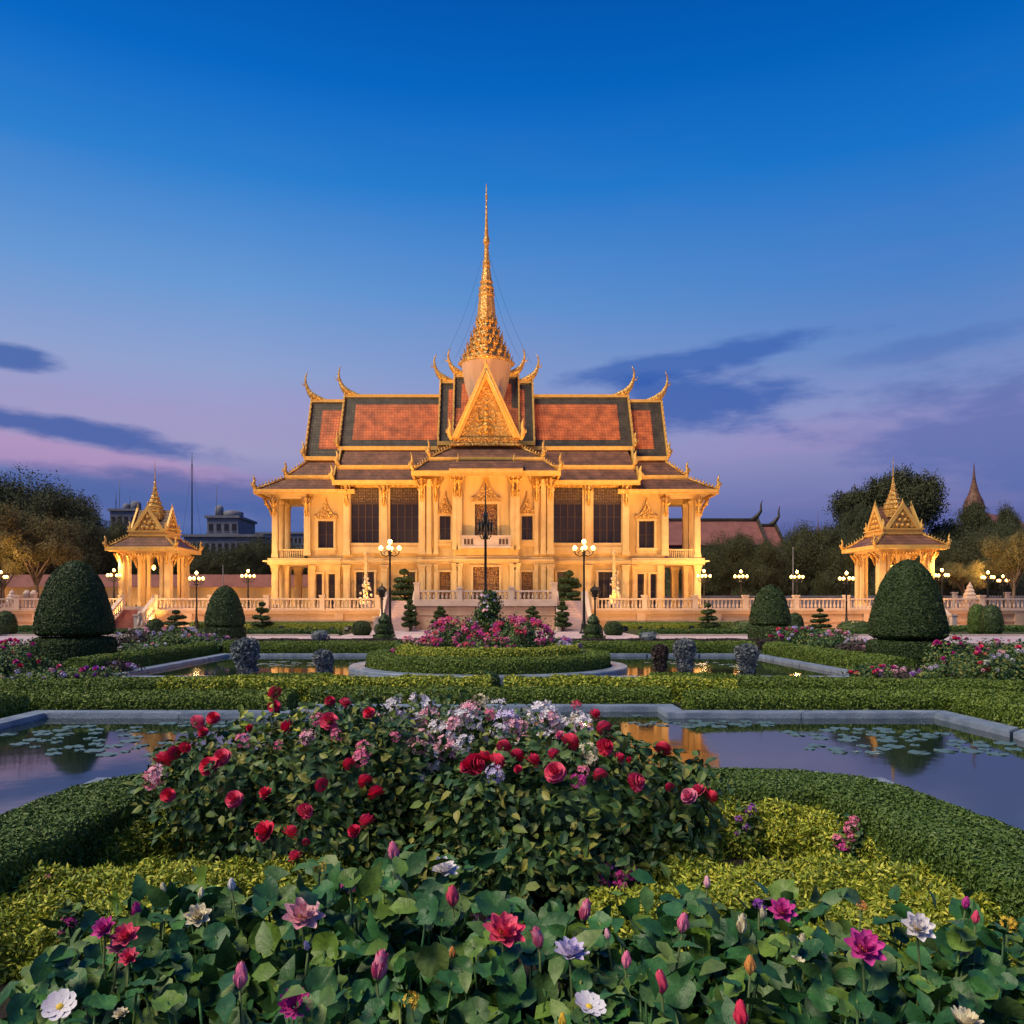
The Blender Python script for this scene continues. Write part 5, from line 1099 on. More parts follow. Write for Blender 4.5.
# seated guardian lion at the stair foot
lx, ly = gx(141.5,59.5), 59.5; lion = empty('lion_statue', 'small white seated lion statue at the foot of the left pavilion stair', 'statue', (lx,ly,0))
m = MB(); m.box(-.42,.42,-.55,.55,-.02,.16); m.box(-.36,.36,-.48,.48,.162,.24); m.build('plinth','terrace_trim',lion)
m = MB(); m.tube([(0,.35,.32),(0,.2,.45),(0,.0,.75),(0,-.12,1.0),(0,-.18,1.18)], [.24,.28,.24,.19,.14], 10); m.sphere((0,-.24,1.26), .19, 10, 7); m.sphere((0,-.4,1.2), .10, 8, 5)
for s in (-1,1): m.tube([(s*.15,-.1,.8),(s*.15,-.28,.5),(s*.14,-.32,.26)], [.09,.075,.09], 7); m.tube([(s*.2,.25,.5),(s*.27,.0,.42),(s*.24,-.12,.28)], [.13,.11,.08], 7); m.tube([(s*.1,-.2,1.38),(s*.14,-.2,1.5)], [.06,.02], 5)
m.tube([(0,.5,.3),(0,.6,.55),(0,.5,.85),(0,.55,1.0)], [.06,.05,.06,.02], 6); m.build('body','terrace_trim',lion)
# ================================================================== trees and buildings beyond the terrace
TREEM = {}
def tree_proto(kind, seed):
    rg = random.Random(seed); nr = np.random.default_rng(seed); H = 1.0
    tr = MB(); blobs = []
    if kind == 'dense': spec = [(0,0,.62,.40,.30)]+[(rg.uniform(-.33,.33),rg.uniform(-.3,.3),rg.uniform(.42,.84),rg.uniform(.15,.24),rg.uniform(.12,.18)) for _ in range(16)]
    elif kind == 'umbrella': spec = [(rg.uniform(-.5,.5)*(1-abs(i/22-.5)*.2),rg.uniform(-.4,.4),0,rg.uniform(.13,.2),rg.uniform(.06,.1)) for i in range(30)]; spec = [(a,b,.56+.36*(1-(a*a+b*b)*2.4)-rg.uniform(0,.24),c*.8,d*1.25) for a,b,_,c,d in spec]
    else: spec = [(rg.uniform(-.36,.36),rg.uniform(-.33,.33),rg.uniform(.5,.86),rg.uniform(.11,.18),rg.uniform(.08,.13)) for _ in range(20)]
    parts = []; ls = .015
    for i,(x,y,z,r,rz) in enumerate(spec):
        n = int(9500*(r*r)/.04*.85)+900; P,Nn = ellip((x,y,z),(r,r,rz),n,(.35,1.12),.42,seed=i+seed); parts.append(scatter(L_DIA,P,Nn+np.array([0,0,.3]),RG.uniform(.6,1.4,len(P))*ls,1.0))
        if kind == 'dense': parts.append(hull((x,y,z),(r,r,rz),8,5,.6))
    top = .45
    tr.tube([(0,0,-.02),(.01,0,.12),(-.01,.01,.28),(0,0,top)], [.035,.026,.02,.014], 8)
    for (x,y,z,r,rz) in spec[:14]: tr.tube([(0,0,.2+.2*rg.random()),(x*.4,y*.4,.32+z*.15),(x*.8,y*.8,z-.08),(x,y,z)], [.014,.010,.006,.002], 5)
    V,Fc = cat(*parts); return npmesh('crown',V,Fc), tr.mesh('trunk')
def tree(px, pyt, wpx, Y, kind, variant, label, m='tree_dark', group='trees behind the terrace', z0=0.0, rot=0):
    key = (kind,variant,m)
    if key not in TREEM:
        a, b = tree_proto(kind, variant*13+5); a.materials.append(MATS[m]); b.materials.append(MATS['bark']); TREEM[key] = (a,b)
    a, b = TREEM[key]; H = (gz(pyt,Y)-z0)/.98; wid = wpx*Y/F; r = empty('tree', label, 'tree', (gx(px,Y),Y,z0), group=group); r.rotation_euler = (0,0,rot); r.scale = (wid,wid,H)
    link('crown', a, r); link('trunk', b, r)
tree(18,474,135,98,'dense',1,'tallest dark tree at the left edge')
tree(62,490,95,92,'dense',2,'dark bushy tree with a ragged top between the left edge and the pavilion',rot=1)
tree(95,520,75,88,'dense',1,'lower dark tree just left of the left pavilion',rot=2)
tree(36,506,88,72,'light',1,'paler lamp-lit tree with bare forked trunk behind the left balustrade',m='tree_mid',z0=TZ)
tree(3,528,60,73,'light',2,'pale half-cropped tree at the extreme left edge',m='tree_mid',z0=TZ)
tree(222,543,72,95,'dense',2,'round dark tree right of the left pavilion, below the grey tower block',rot=2.2)
tree(262,538,70,100,'dense',1,'dark tree touching the left end of the palace',rot=4)
tree(300,545,60,102,'dense',2,'dark tree seen through the left veranda columns',rot=3)
tree(168,545,70,98,'dense',1,'dark tree directly behind the left pavilion',rot=5)
tree(694,548,50,95,'dense',2,'dark tree touching the right end of the palace',rot=1)
tree(728,534,62,90,'dense',1,'rounded dark tree in front of the red-roofed hall',rot=2.6)
tree(765,541,55,88,'dense',2,'low dark tree behind the right mid-size topiary',rot=.5)
tree(806,524,72,92,'dense',1,'dark tree between the hall and the right pavilion',rot=3.3)
tree(845,532,64,90,'dense',2,'dark tree touching the left side of the right pavilion',rot=4.4)
tree(900,474,124,118,'umbrella',1,'huge spreading dark tree towering behind the right pavilion')
tree(860,502,50,112,'umbrella',2,'smaller spreading tree at the left flank of the huge one',rot=1)
tree(984,499,56,122,'umbrella',2,'dark spreading tree hiding the foot of the distant spire',rot=2)
tree(950,532,75,90,'dense',2,'dark rounded tree right of the right pavilion, below the red roof',rot=1.7)
tree(915,545,60,88,'dense',1,'low dark tree behind the right pavilion',rot=.7)
tree(992,530,56,96,'dense',1,'dark tree in front of the red gabled house',rot=5.1)
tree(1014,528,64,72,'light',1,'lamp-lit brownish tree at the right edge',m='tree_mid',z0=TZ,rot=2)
tree(1038,520,60,105,'dense',2,'dark tree cropped by the right edge',rot=2)
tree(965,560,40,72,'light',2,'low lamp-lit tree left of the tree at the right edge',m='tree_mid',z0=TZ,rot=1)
for s in (-1,1):
    hedge('tree_belt', [(s*22,104),(s*90,100)], 7, 7.5, .42, 9, 'tree_dark', 'dense dark belt of bushes under the trees on the far %s, behind the terrace' % LRW[s], 'tree belts behind the terrace', rough=1.2, jit=1.2, sharp=.6, catg='trees', lift=2)
# roofed boundary wall behind the left terrace
wl = empty('boundary_wall','long yellow boundary wall with a red tiled top behind the left terrace','wall',(-30,84,TZ))
m = MB(); m.box(-34,13,-.2,.2,0,2.3); m.build('wall','stone',wl)
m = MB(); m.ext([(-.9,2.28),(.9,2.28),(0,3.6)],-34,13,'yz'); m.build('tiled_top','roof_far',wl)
wr = empty('boundary_wall','low dark wall behind the right terrace trees','wall',(30,86,TZ)); m = MB(); m.box(-12,40,-.2,.2,0,1.3); m.box(-12,40,-.3,.3,1.302,1.4); m.build('wall','plaster',wr)
fe = empty('iron_fence','dark iron fence with spear tops behind the right balustrade','fence',(gx(965,76),76,TZ)); m = MB(); m.box(-6,8,-.03,.03,.3,.36); m.box(-6,8,-.03,.03,1.6,1.66)
for i in range(57): x = -6+i*.25; m.box(x-.015,x+.015,-.016,.016,0,1.95)
m.build('railing','metal_dark',fe)
for x in (-1,4): m = MB(); post_mesh(m, x, 0, 0, 1.5, .18); m.build('post','terrace_trim',fe)
# distant buildings
def block(px0,px1,pyt,Y,depth,label,wins=(4,3),tank=None,m='plaster',base=0,name='tower_block'):
    x0, x1 = gx(px0,Y), gx(px1,Y); H = gz(pyt,Y); cx = (x0+x1)/2; w_ = (x1-x0)/2; r = empty(name,label,'building',(cx,Y,base))
    b = MB(); b.box(-w_,w_,0,depth,0,H); b.build('walls',m,r); p = MB(); p.box(-w_-.4,w_+.4,-.4,depth+.4,H+.01,H+.5); p.box(-w_-.15,w_+.15,-.15,0-.01,H-3.4,H-3.1); p.build('parapet',m,r)
    nx_, nz_ = wins; ww = 2*w_/nx_
    for j in range(nz_):
        for i in range(nx_):
            q = MB(); xx = -w_+ww*(i+.5); z_ = H-1.2-j*3.1; q.box(xx-ww*.27,xx+ww*.27,-.06,-.01,z_-1.5,z_); q.box(xx-ww*.30,xx+ww*.30,-.12,-.01,z_-1.62,z_-1.505,1); q.build('window',['glass_dark',m],r)
    if tank:
        t = MB(); 
        for (a,b_,c,d) in tank: t.lathe([(c,H+.5),(c,H+.5+d),(c*.6,H+.5+d*1.3)], a, b_, 0, 10)
        t.tube([(-w_*.6,2,H),(-w_*.6,2,H+7)],.06,4); t.build('roof_tanks',m,r)
    return r
block(110,136,511,170,12,'grey tower block behind the left pavilion spire, left side',(4,3),[(1,4,1.1,1.6),(-1,4,.8,1.2)])
block(207,238,518,165,12,'pale rounded-top tower block between left pavilion and palace',(4,4),[(.6,5,2.2,1.2),(-2,4,.9,2.0)])
block(184,262,537,150,10,'long low grey building below the pale tower block',(12,2),None,name='low_building')
block(248,306,534,240,10,'hazy distant apartment row seen left of the veranda',(14,3),None,name='low_building')
def mast(px, pyt, Y, label, r0=.2):
    r = empty('radio_mast',label,'mast',(gx(px,Y),Y,0)); H = gz(pyt,Y); m = MB(); m.tube([(0,0,0),(0,0,H*.6),(0,0,H*.92),(0,0,H)],[r0,r0*.8,r0*.5,.05],6)
    m.build('lattice_mast','metal_dark',r); g_ = MB()
    for s in (-1,1): g_.tube([(0,0,H*.95),(s*H*.12,0,H*.0)],.02,4)
    g_.build('guy_wire','metal_dark',r)
mast(192,453,170,'tall thin guyed radio mast between left pavilion and palace')
for px, py, lab in ((116,492,'short thin antenna on the skyline left of the pavilion spire'),(130,496,'second thin antenna close left of the pavilion spire')): mast(px,py,180,lab,.12)
# red-roofed hall right of the palace
Y = 112; hx0, hx1 = gx(655,Y), gx(768,Y); hall = empty('temple_hall','long dark red-roofed hall with curved roof horns right of the palace','hall',((hx0+hx1)/2,Y,0)); w_ = (hx1-hx0)/2
zr, ze = gz(517,Y), gz(543,Y)-.5; m = MB(); m.box(-w_,w_+1.5,1.5,9,0,ze); m.build('walls','plaster',hall)
def farroof(x0,x1,zr,ze,dy,nm='roof'):
    m = MB(); 
    for sg in (-1,1): q = [(x0,5-sg*dy,ze),(x1,5-sg*dy,ze),(x1,5,zr),(x0,5,zr)]; m.slab(q if sg > 0 else q[::-1], .25)
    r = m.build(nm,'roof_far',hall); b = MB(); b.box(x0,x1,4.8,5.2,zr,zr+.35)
    for ya in (-1,1): b.ext([(5-ya*dy,ze-.2),(5-ya*(dy-.6),ze-.2),(5,zr),(5,zr+.5),(5-ya*dy,ze+.5)], x1, x1+.35, 'yz')
    b.tube([(x1-1,5,zr),(x1,5,zr+.5),(x1+.7,5,zr+1.4),(x1+.7,5,zr+2.4),(x1+.9,5,zr+3)],[.2,.35,.2,.12,.03],6); b.build('barge_board','tile_dark',r)
farroof(-w_,w_,zr,ze+.3,4.2); farroof(w_-2,w_+2.6,zr-.8,ze,4.0); farroof(-w_,w_+1.5,ze+.1,ze-1.9,6.2)
# red gabled house at the far right
Y = 125; hs = empty('gabled_house','red-roofed house with a lit pale gable end at the far right, behind trees','house',(gx(980,Y),Y,0),rz=R(-50))
z0_, z1_ = gz(533,Y), gz(513,Y); m = MB(); m.box(-3.4,3.4,0,16,0,z0_); m.build('walls','plaster',hs); m = MB(); m.ext([(-3.4,z0_),(3.4,z0_),(0,z1_-.4)],.0,.3); m.build('gable_end','terrace_trim',hs)
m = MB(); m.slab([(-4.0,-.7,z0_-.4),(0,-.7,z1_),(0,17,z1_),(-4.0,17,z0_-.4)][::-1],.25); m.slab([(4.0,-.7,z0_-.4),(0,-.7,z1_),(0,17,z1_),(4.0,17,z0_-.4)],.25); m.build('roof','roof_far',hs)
# distant spires
def stupa(px, pyt, pyb, wpx, Y, label, m_='roof_far'):
    r = empty('stupa',label,'spire',(gx(px,Y),Y,0)); H, zb = gz(pyt,Y), gz(pyb,Y); w_ = wpx/2*Y/F; L = H-zb
    m = MB(); m.lathe([(w_*1.1,0),(w_*1.1,zb-1),(w_*1.2,zb-.9),(w_,zb),(w_*.95,zb+L*.06),(w_*.72,zb+L*.16),(w_*.5,zb+L*.28),(w_*.36,zb+L*.4),(w_*.25,zb+L*.5),(w_*.16,zb+L*.62),(w_*.08,zb+L*.8),(.03,H)], seg=14, sm=False); m.build('bell',m_,r)
stupa(974,462,503,17,150,'dark pointed stupa on the skyline at the right, above the trees','tile_brown')
stupa(818,511,545,5,190,'slender grey spire on the skyline left of the right pavilion')
stupa(807,526,545,5,190,'tiny second spire just left of the slender grey one'); stupa(800,524,545,3,200,'thin pinnacle left of the tiny second spire')
# thin flagpoles on the terrace
for px, pyt, Y, lab in ((793,548,74,'thin bare pole behind the right mid-size topiary'),(223,566,78,'short thin pole behind the left mid-size topiary')):
    r = empty('flagpole',lab,'pole',(gx(px,Y),Y,TZ)); m = MB(); m.tube([(0,0,0),(0,0,gz(pyt,Y)-TZ)],[.06,.03],6); m.sphere((0,0,gz(pyt,Y)-TZ),.08,6,4); m.build('pole','plaster',r)
# ================================================================== flowers and foliage plants
def petal(L, W_, t0, curl, cup=.25, nu=5, nv=3, tipf=1.0, ruf=0.0, seed=0, blunt=.86):
    """petal patch starting at the origin, leaning outwards along +x; t0 = elevation of its base (rad), curl = change to the tip"""
    vs = []; fs = []; x = z = 0; rg = random.Random(seed)
    for i in range(nu):
        u = i/(nu-1); th = t0+curl*u
        if i: x += L/(nu-1)*cos(th); z += L/(nu-1)*sin(th)
        w_ = W_*(sin(pi*min(1,(u*blunt+.14)**.9)) if tipf else 1)*.5+W_*.04
        for j in range(nv):
            q = -1+2*j/(nv-1); k = cup*w_*q*q; vs.append((x-sin(th)*k*1.0, q*w_, z+cos(th)*k+ (rg.uniform(-1,1)*ruf if i > 1 else 0)))
    for i in range(nu-1):
        for j in range(nv-1): a = i*nv+j; fs.append((a,a+1,a+nv+1,a+nv))
    return vs, fs
def whorl(mb, n, r0, z0, a0, m, *pa, **pk):
    for i in range(n):
        vs, fs = petal(*pa, seed=i, **pk); a = a0+2*pi*i/n; c, s = cos(a), sin(a)
        mb.add([((x+r0)*c-y*s, (x+r0)*s+y*c, z+z0) for x,y,z in vs], fs, m, True)
BLOOM = {}
def bloom(kind, col):
    if (kind,col) in BLOOM: return BLOOM[(kind,col)]
    m = MB(); mats = ['p_'+col,'p_yellow','stem']; rg = random.Random(len(BLOOM))
    if kind == 'rose':          # full double bloom, diameter 1
        for q,(n_,r0,z0,t0,L_,W2) in enumerate([(9,.04,-.12,-.35,.42,.30),(10,.05,-.08,.05,.42,.30),(10,.05,-.02,.45,.40,.28),(9,.04,.02,.8,.37,.26),(8,.03,.06,1.1,.34,.24),(6,.02,.08,1.35,.31,.22),(5,.01,.10,1.6,.28,.2)]): whorl(m, n_, r0, z0, q*.37, 0, L_, W2, t0, .55, ruf=.022, blunt=.6, nu=4)
        m.tube([(0,0,-.3),(0,0,-.1)], [.05,.09], 5, 2)
    elif kind == 'cluster':     # ball of small florets
        for i in range(34):
            d = Vector((rg.gauss(0,1),rg.gauss(0,1),rg.gauss(.35,.8))).normalized(); p = d*rg.uniform(.30,.46); q = d.to_track_quat('Z','Y').to_matrix(); s = rg.uniform(.10,.15); r0 = rg.random()*6
            vs = [p+q@Vector((0,0,-.03))]; fs = []
            for k in range(5):
                a = r0+k*2*pi/5
                for (rr__,da) in ((.75,-.42),(1.05,0),(.75,.42)): vs.append(p+q@Vector((s*rr__*cos(a+da), s*rr__*sin(a+da), .02 if da else .035)))
                b = 1+k*3; fs.append((0,b,b+1,b+2))
            m.add(vs, fs, 0)
        m.tube([(0,0,-.45),(0,0,0)], [.03,.06], 5, 2)
    elif kind == 'lotus':       # open lotus
        whorl(m, 7, .04, 0, 0, 0, .52, .34, .10, .5, cup=.6, blunt=.81, ruf=.010, nu=6); whorl(m, 7, .03, .02, .42, 0, .49, .31, .55, .45, cup=.7, blunt=.81, ruf=.010, nu=6); whorl(m, 5, .02, .03, .1, 0, .40, .27, 1.0, .4, cup=.8, blunt=.8)
        m.lathe([(.03,0),(.08,.12),(.085,.16),(.01,.17)], seg=8, m=1)
        for i in range(14): a = i*.45; m.tube([(.06*cos(a),.06*sin(a),.08),(.12*cos(a),.12*sin(a),.19)], [.008,.012], 3, 1)
    elif kind == 'star':        # flat open flower, eight petals
        whorl(m, 8, .05, 0, 0, 0, .45, .36, .02, .45, cup=.35, blunt=.68, ruf=.01); m.lathe([(.02,-.02),(.09,.0),(.10,.04),(.06,.08),(.01,.09)], seg=10, m=1)
    elif kind == 'spiky':
        whorl(m, 12, .03, 0, 0, 0, .52, .20, .25, .6, cup=.6, blunt=.76); whorl(m, 10, .03, .02, .2, 0, .46, .18, .8, .5, cup=.6, blunt=.76)
    elif kind == 'half':        # opening bud, tall
        whorl(m, 6, .05, 0, 0, 0, .62, .36, 1.05, .55, cup=.8); whorl(m, 5, .03, .02, .5, 0, .66, .34, 1.25, .4, cup=.8); whorl(m, 3, .02, .02, .2, 0, .68, .3, 1.4, .2, cup=.8)
        m.lathe([(.02,-.06),(.08,-.02),(.09,.05),(.02,.07)], seg=8, m=2)
    elif kind == 'bud':         # closed pointed bud
        m.lathe([(.03,0),(.13,.06),(.21,.20),(.24,.36),(.21,.54),(.13,.74),(.05,.88),(.005,.94)], seg=10, shape=lambda i: 1.0 if i%2 else .90)
        whorl(m, 4, .08, .02, .3, 0, .90, .52, .95, 1.0, cup=.75, nu=7, nv=5, ruf=.006, blunt=.8); whorl(m, 4, .09, .0, 1.08, 0, .78, .50, .90, 1.15, cup=.75, nu=7, nv=5, ruf=.008, blunt=.8); m.lathe([(.03,-.08),(.07,0),(.12,.07),(.02,.09)], seg=8, m=2)
    me = m.mesh('bloom_'+kind); 
    for q in mats: me.materials.append(MATS[q])
    BLOOM[(kind,col)] = me; return me
def put(me, name, parent, loc, size, tilt=(0,0,0)):
    o = bpy.data.objects.new(name, me); COL.objects.link(o); o.parent = parent; o.location = loc; o.scale = (size,)*3; o.rotation_euler = tilt; return o
def hit(px, py, blobs, out=0.0):
    """point where the sight line through a pixel meets the bush (nearest blob), else beside its nearest blob"""
    d = np.array([(px-VPX)/F, 1.0, (HZ-py)/F]); o = np.array([0,0,CH]); best = None; near = None
    for c, r in blobs:
        c = np.array(c); r = np.array(r)*(1+out); a = d/r; b = (o-c)/r; A = a@a; B = a@b; C_ = b@b-1; q = B*B-A*C_
        if q >= 0:
            t = (-B-sqrt(q))/A
            if best is None or t < best: best = t
        t = -B/A; dist = np.linalg.norm(b+a*t)
        if near is None or dist < near[0]: near = (dist, t)
    t = best if best is not None else near[1]; return o+d*t
def bush(name, label, blobs, flowers, leaf=.07, dens=1.0, group=None, catg='flowering shrub', m='bush', size_px=19, stems=10, kinds='rose', T=L_OV, thin=False):
    base = np.array([np.mean([b[0][0] for b in blobs]), np.mean([b[0][1] for b in blobs]), 0.0]); root = empty(name, label, catg, tuple(base), group=group)
    parts = []; tot = 0
    for i,(c,r) in enumerate(blobs):
        area = 4*pi*((r[0]*r[1])**1.6+(r[0]*r[2])**1.6+(r[1]*r[2])**1.6)**(1/1.6)/3; n = int(area*dens*2.6/(leaf*leaf*.5)); 
        P,Nn = ellip(c, r, n, (.55,1.08), .28, .02, seed=i); A = norm(Nn*np.array([1,1,.2])+np.array([0,0,-.25]))
        parts.append(scatter(T, P-np.array([0,0,0]), Nn*.8+np.array([0,-.15,.75]), RG.uniform(.5,1.4,len(P))*leaf, 1.05, A=A if i%2 else None))
        if not thin: V,Fc = hull(c, r, 10, 6, .62); V[:,2] = np.maximum(V[:,2], 0); parts.append((V,Fc))
    V,Fc = cat(*parts); link('foliage', npmesh('foliage',V-base,Fc), root, m)
    st = MB(); rg = random.Random(int(abs(base[0])*100)+3)
    for i in range(stems):
        c, r = blobs[i%len(blobs)]; a = rg.random()*6.28; p = Vector((c[0]+r[0]*.6*cos(a), c[1]+r[1]*.6*sin(a), c[2]+r[2]*rg.uniform(-.2,.6))); b = Vector((c[0]*.6+p.x*.4, c[1]*.6+p.y*.4, 0)); st.tube([b-Vector(base), b.lerp(p,.5)+Vector((.02,.01,.05))-Vector(base), p-Vector(base)], [.012,.009,.005], 5)
    st.build('stems','stem',root)
    for f in flowers:
        px, py, col, spx = f[:4]; kind = f[4] if len(f) > 4 else kinds
        p = hit(px, py, blobs, .13 if col not in ('white','lpink','lilac','cream') else .22); sc = spx*p[1]/F*(1.12 if kind != 'cluster' else (1.8 if col in ('white','lpink','lilac','cream') else 1.25))
        o = put(bloom(kind,col), 'blossom', root, tuple(p-base), sc, (rg.uniform(.5,1.25), rg.uniform(-.4,.4), rg.uniform(0,6.28)))
    return root
def scale_f(l, k): return [(a,b,c,d*k)+tuple(e) for a,b,c,d,*e in l]
# ---- the two big rose bushes and the white one behind them
redL = [(274.5,693,'red',15),(274,706,'dred',13),(197.6,722,'rose',15),(213,718,'red',14),(163,760,'red',19),(174,753,'dred',15),(209,766,'red',20),(222,757,'rose',18),(168,795,'red',15),(234,799,'rose',18),(265.5,793,'red',14),(264.8,831,'red',22),(289.6,833,'red',18),(305,811,'rose',17),(321.6,785,'red',15),(295.7,857,'rose',16),(288,727,'dred',17),(243,741,'pink',14,'cluster'),(329,721,'rose',19),(330,701,'dred',11),(345,703,'rose',13),(369,713,'red',13),(318,720,'pink',13,'cluster'),(149.5,781,'pink',17,'cluster'),(158,775,'lpink',13,'cluster'),
 (364.5,749,'pink',16,'cluster'),(349,764,'red',14),(360,759,'pink',15,'cluster'),(365,781,'red',16),(376,793,'red',18),(306,842,'dred',8),(367,822,'rose',19),(354,831,'dred',14),(185,748,'red',13),(203,732,'dred',11),(308,738,'lpink',11,'cluster'),(337,735,'pink',12,'cluster'),(278,745,'pink',9,'cluster'),(250,728,'dred',9),(395,737,'pink',10,'cluster')]
redR = [(570,742,'red',20),(605,747,'red',18),(604,728,'rose',17),(594,715,'dred',15),(504,746.5,'red',15),(496.6,761.6,'red',19),(475,764,'red',22),(467,766,'dred',16),(484,758,'red',17),(517,755.6,'dred',16),(532.5,761,'dred',18),(554,754,'rose',14),(555,772,'rose',22),(495,774,'lilac',12,'cluster'),(578,781,'magenta',15,'cluster'),(600,775,'rose',16),(583,772,'pink',12,'cluster'),(518,769,'dred',9),(618.5,758,'dred',14),(636,782,'rose',20),(663,749,'red',17),(689,796,'pink',17),(698.5,791,'rose',16),(710,797,'red',17),(669.6,787,'dred',10),(630,760,'dred',9),(560,735,'pink',10),(588,750,'cream',11,'cluster'),(592,760,'cream',8,'cluster')]
whites = [(421,707,'white',19,'cluster'),(429,718,'lpink',14,'cluster'),(399,715,'lilac',10,'cluster'),(376,724,'lpink',13,'cluster'),(400,734,'white',17,'cluster'),(405,749,'white',17,'cluster'),(422,744,'lpink',18,'cluster'),(434,759,'white',16,'cluster'),(447,749,'lpink',17,'cluster'),(481,702,'cream',11,'cluster'),(470,712,'lpink',14,'cluster'),(462,718,'white',12,'cluster'),(490,714.6,'pink',11,'cluster'),(508,722,'lilac',17,'cluster'),(541,715,'white',21,'cluster'),(548,723,'lpink',15,'cluster'),(420,782.5,'white',15,'cluster'),(459.6,792.6,'white',20,'star'),(476,788,'lilac',13,'cluster'),(432,801,'lpink',16,'cluster'),(440,809,'white',22,'lotus'),(304,722,'white',18,'cluster'),(446,733,'white',14,'cluster'),(455,726,'lpink',12,'cluster'),(437,728,'white',13,'cluster'),(412,724,'lilac',11,'cluster'),(390,742,'white',12,'cluster'),(428,770,'white',11,'cluster'),(500,731,'white',12,'cluster'),(520,728,'lpink',11,'cluster'),(575,722,'cream',10,'cluster'),(566,728,'white',10,'cluster'),(576,705,'rose',10,'cluster')]
rgw = random.Random(8); whites += [(rgw.uniform(380,600), rgw.uniform(704,752), rgw.choice(['white','white','lpink','white']), rgw.uniform(10,15), 'cluster') for _ in range(26)]+[(584,727,'white',15,'cluster'),(582,733,'lpink',13,'cluster')]  # final two clusters added to cover a lamp's glint on the pond
bL = [((-1.05,5.35,.60),(.78,.55,.46)),((-1.75,5.25,.58),(.50,.42,.36)),((-.72,5.45,.70),(.42,.4,.42)),((-1.10,5.75,.86),(.5,.32,.27)),((-1.1,5.0,.32),(.72,.38,.3)),((-2.0,5.35,.72),(.22,.2,.2))]
bR = [((.52,5.0,.52),(.78,.52,.42)),((.0,5.05,.50),(.42,.45,.38)),((1.05,5.1,.52),(.42,.42,.36)),((.55,5.15,.80),(.5,.34,.22)),((.4,4.75,.28),(.8,.4,.28))]
bW = [((-.42,6.0,.68),(.62,.4,.42)),((.30,6.05,.60),(.55,.4,.40)),((-.15,5.75,.55),(.6,.4,.45)),((-1.2,6.1,.62),(.3,.25,.4))]
bush('rose_bush','large rose bush on the left of the bed with scattered red and crimson double blooms',bL,redL,.068,1.0,'big flowering bushes',size_px=17)
bush('rose_bush','broad dark-leaved rose bush right of centre, crimson blooms crowding its top edge',bR,redR,.074,1.0,'big flowering bushes')
bush('white_flower_bush','pale bush behind and between the two rose bushes with white and blush flower clusters',bW,whites,.055,1.0,'big flowering bushes')
# airy sprigs standing above the left bush
rg = random.Random(21); sprig_root = empty('tall_sprigs','tall airy yellow-green leafy sprigs rising above the left rose bush','shrub',(gx(235,5.5),5.5,0)); P_all = []; st = MB()
for px, py in ((262,704),(274,690),(240,712),(205,725),(186,742),(298,712),(225,738),(212,748),(252,735),(288,722),(196,745),(236,728)):
    Y = 5.45+rg.uniform(-.2,.3); top = Vector((gx(px,Y),Y,gz(py,Y))); bs = Vector((top.x+rg.uniform(-.1,.1),Y+.05,.4)); st.tube([bs-Vector((sprig_root.location.x,5.5,0)), bs.lerp(top,.5)+Vector((rg.uniform(-.03,.03),0,0))-Vector((sprig_root.location.x,5.5,0)), top-Vector((sprig_root.location.x,5.5,0))],[.008,.006,.003],4)
    for k in range(13): t = rg.uniform(.45,1); P_all.append(bs.lerp(top,t)-Vector((sprig_root.location.x,5.5,0)))
P_ = np.array([tuple(p) for p in P_all]); V,Fc = scatter(L_OV, P_, RG.normal(size=P_.shape)*.5+np.array([0,-.6,.6]), RG.uniform(.05,.085,len(P_)), .5); link('foliage', npmesh('foliage',V,Fc), sprig_root, 'hedge_yellow'); st.build('stems','stem',sprig_root)
# ---- small phlox-like plants in the bed
def clump(label, px, py_base, wpx, Y, cols, n, leaf, spx, kind='cluster', h=.35, m='bush', name='flower_clump', group='small flowering plants', seed=1, dens=1.0, cat_='flowers', depth=.8, z0=0.0):
    r = wpx/2*Y/F; rg = random.Random(seed); x = gx(px,Y); blobs = [((x,Y,z0+h*.45),(r,r*depth,h*.55))]
    root = empty(name, label, cat_, (x,Y,z0), group=group); c, rr3 = blobs[0]
    nl = int(4*pi*r*(r*depth+h)/2*dens*1.7/(leaf*leaf*.5))
    P,Nn = ellip((0,0,h*.45), rr3, nl, (.55,1.1), .3, .0, seed=seed); V,Fc = cat(scatter(L_OV, P, Nn+np.array([0,0,.5]), RG.uniform(.6,1.3,len(P))*leaf, .7), hull((0,0,h*.4),rr3,10,5,.7)); V[:,2] = np.maximum(V[:,2],-.02); link('foliage', npmesh('foliage',V,Fc), root, m)
    for i in range(n):
        a = rg.uniform(pi*.95,pi*2.05); el_ = rg.uniform(.05,1.35); d = Vector((cos(a)*cos(el_), sin(a)*cos(el_), sin(el_))); p = Vector((d.x*r*1.02, d.y*r*depth*1.02, h*.45+d.z*h*.6)); put(bloom(kind, rg.choice(cols)), 'blossom', root, p, spx*Y/F*rg.uniform(.7,1.3), (rg.uniform(0,1),rg.uniform(-.4,.4),rg.random()*6))
    return root
clump('spray of pink-purple phlox heads at the right foot of the right rose bush',617,870,50,4.55,['magenta','purple','magenta'],22,.05,10,h=.32,seed=3)
clump('little magenta and pink flower spray in the hollow of the right golden hedge',856,838,42,5.35,['pink','magenta','pink'],9,.05,13,h=.36,seed=4)
clump('single purple flower plant behind the right golden hedge, near the clipped hedge',747,790,24,5.75,['purple'],4,.05,11,h=.36,seed=5)
clump('small group of violet and pink flowers between rose bush and lotus plants, centre',495,905,52,3.75,['purple','lilac','pink','magenta'],12,.05,14,h=.40,seed=6)
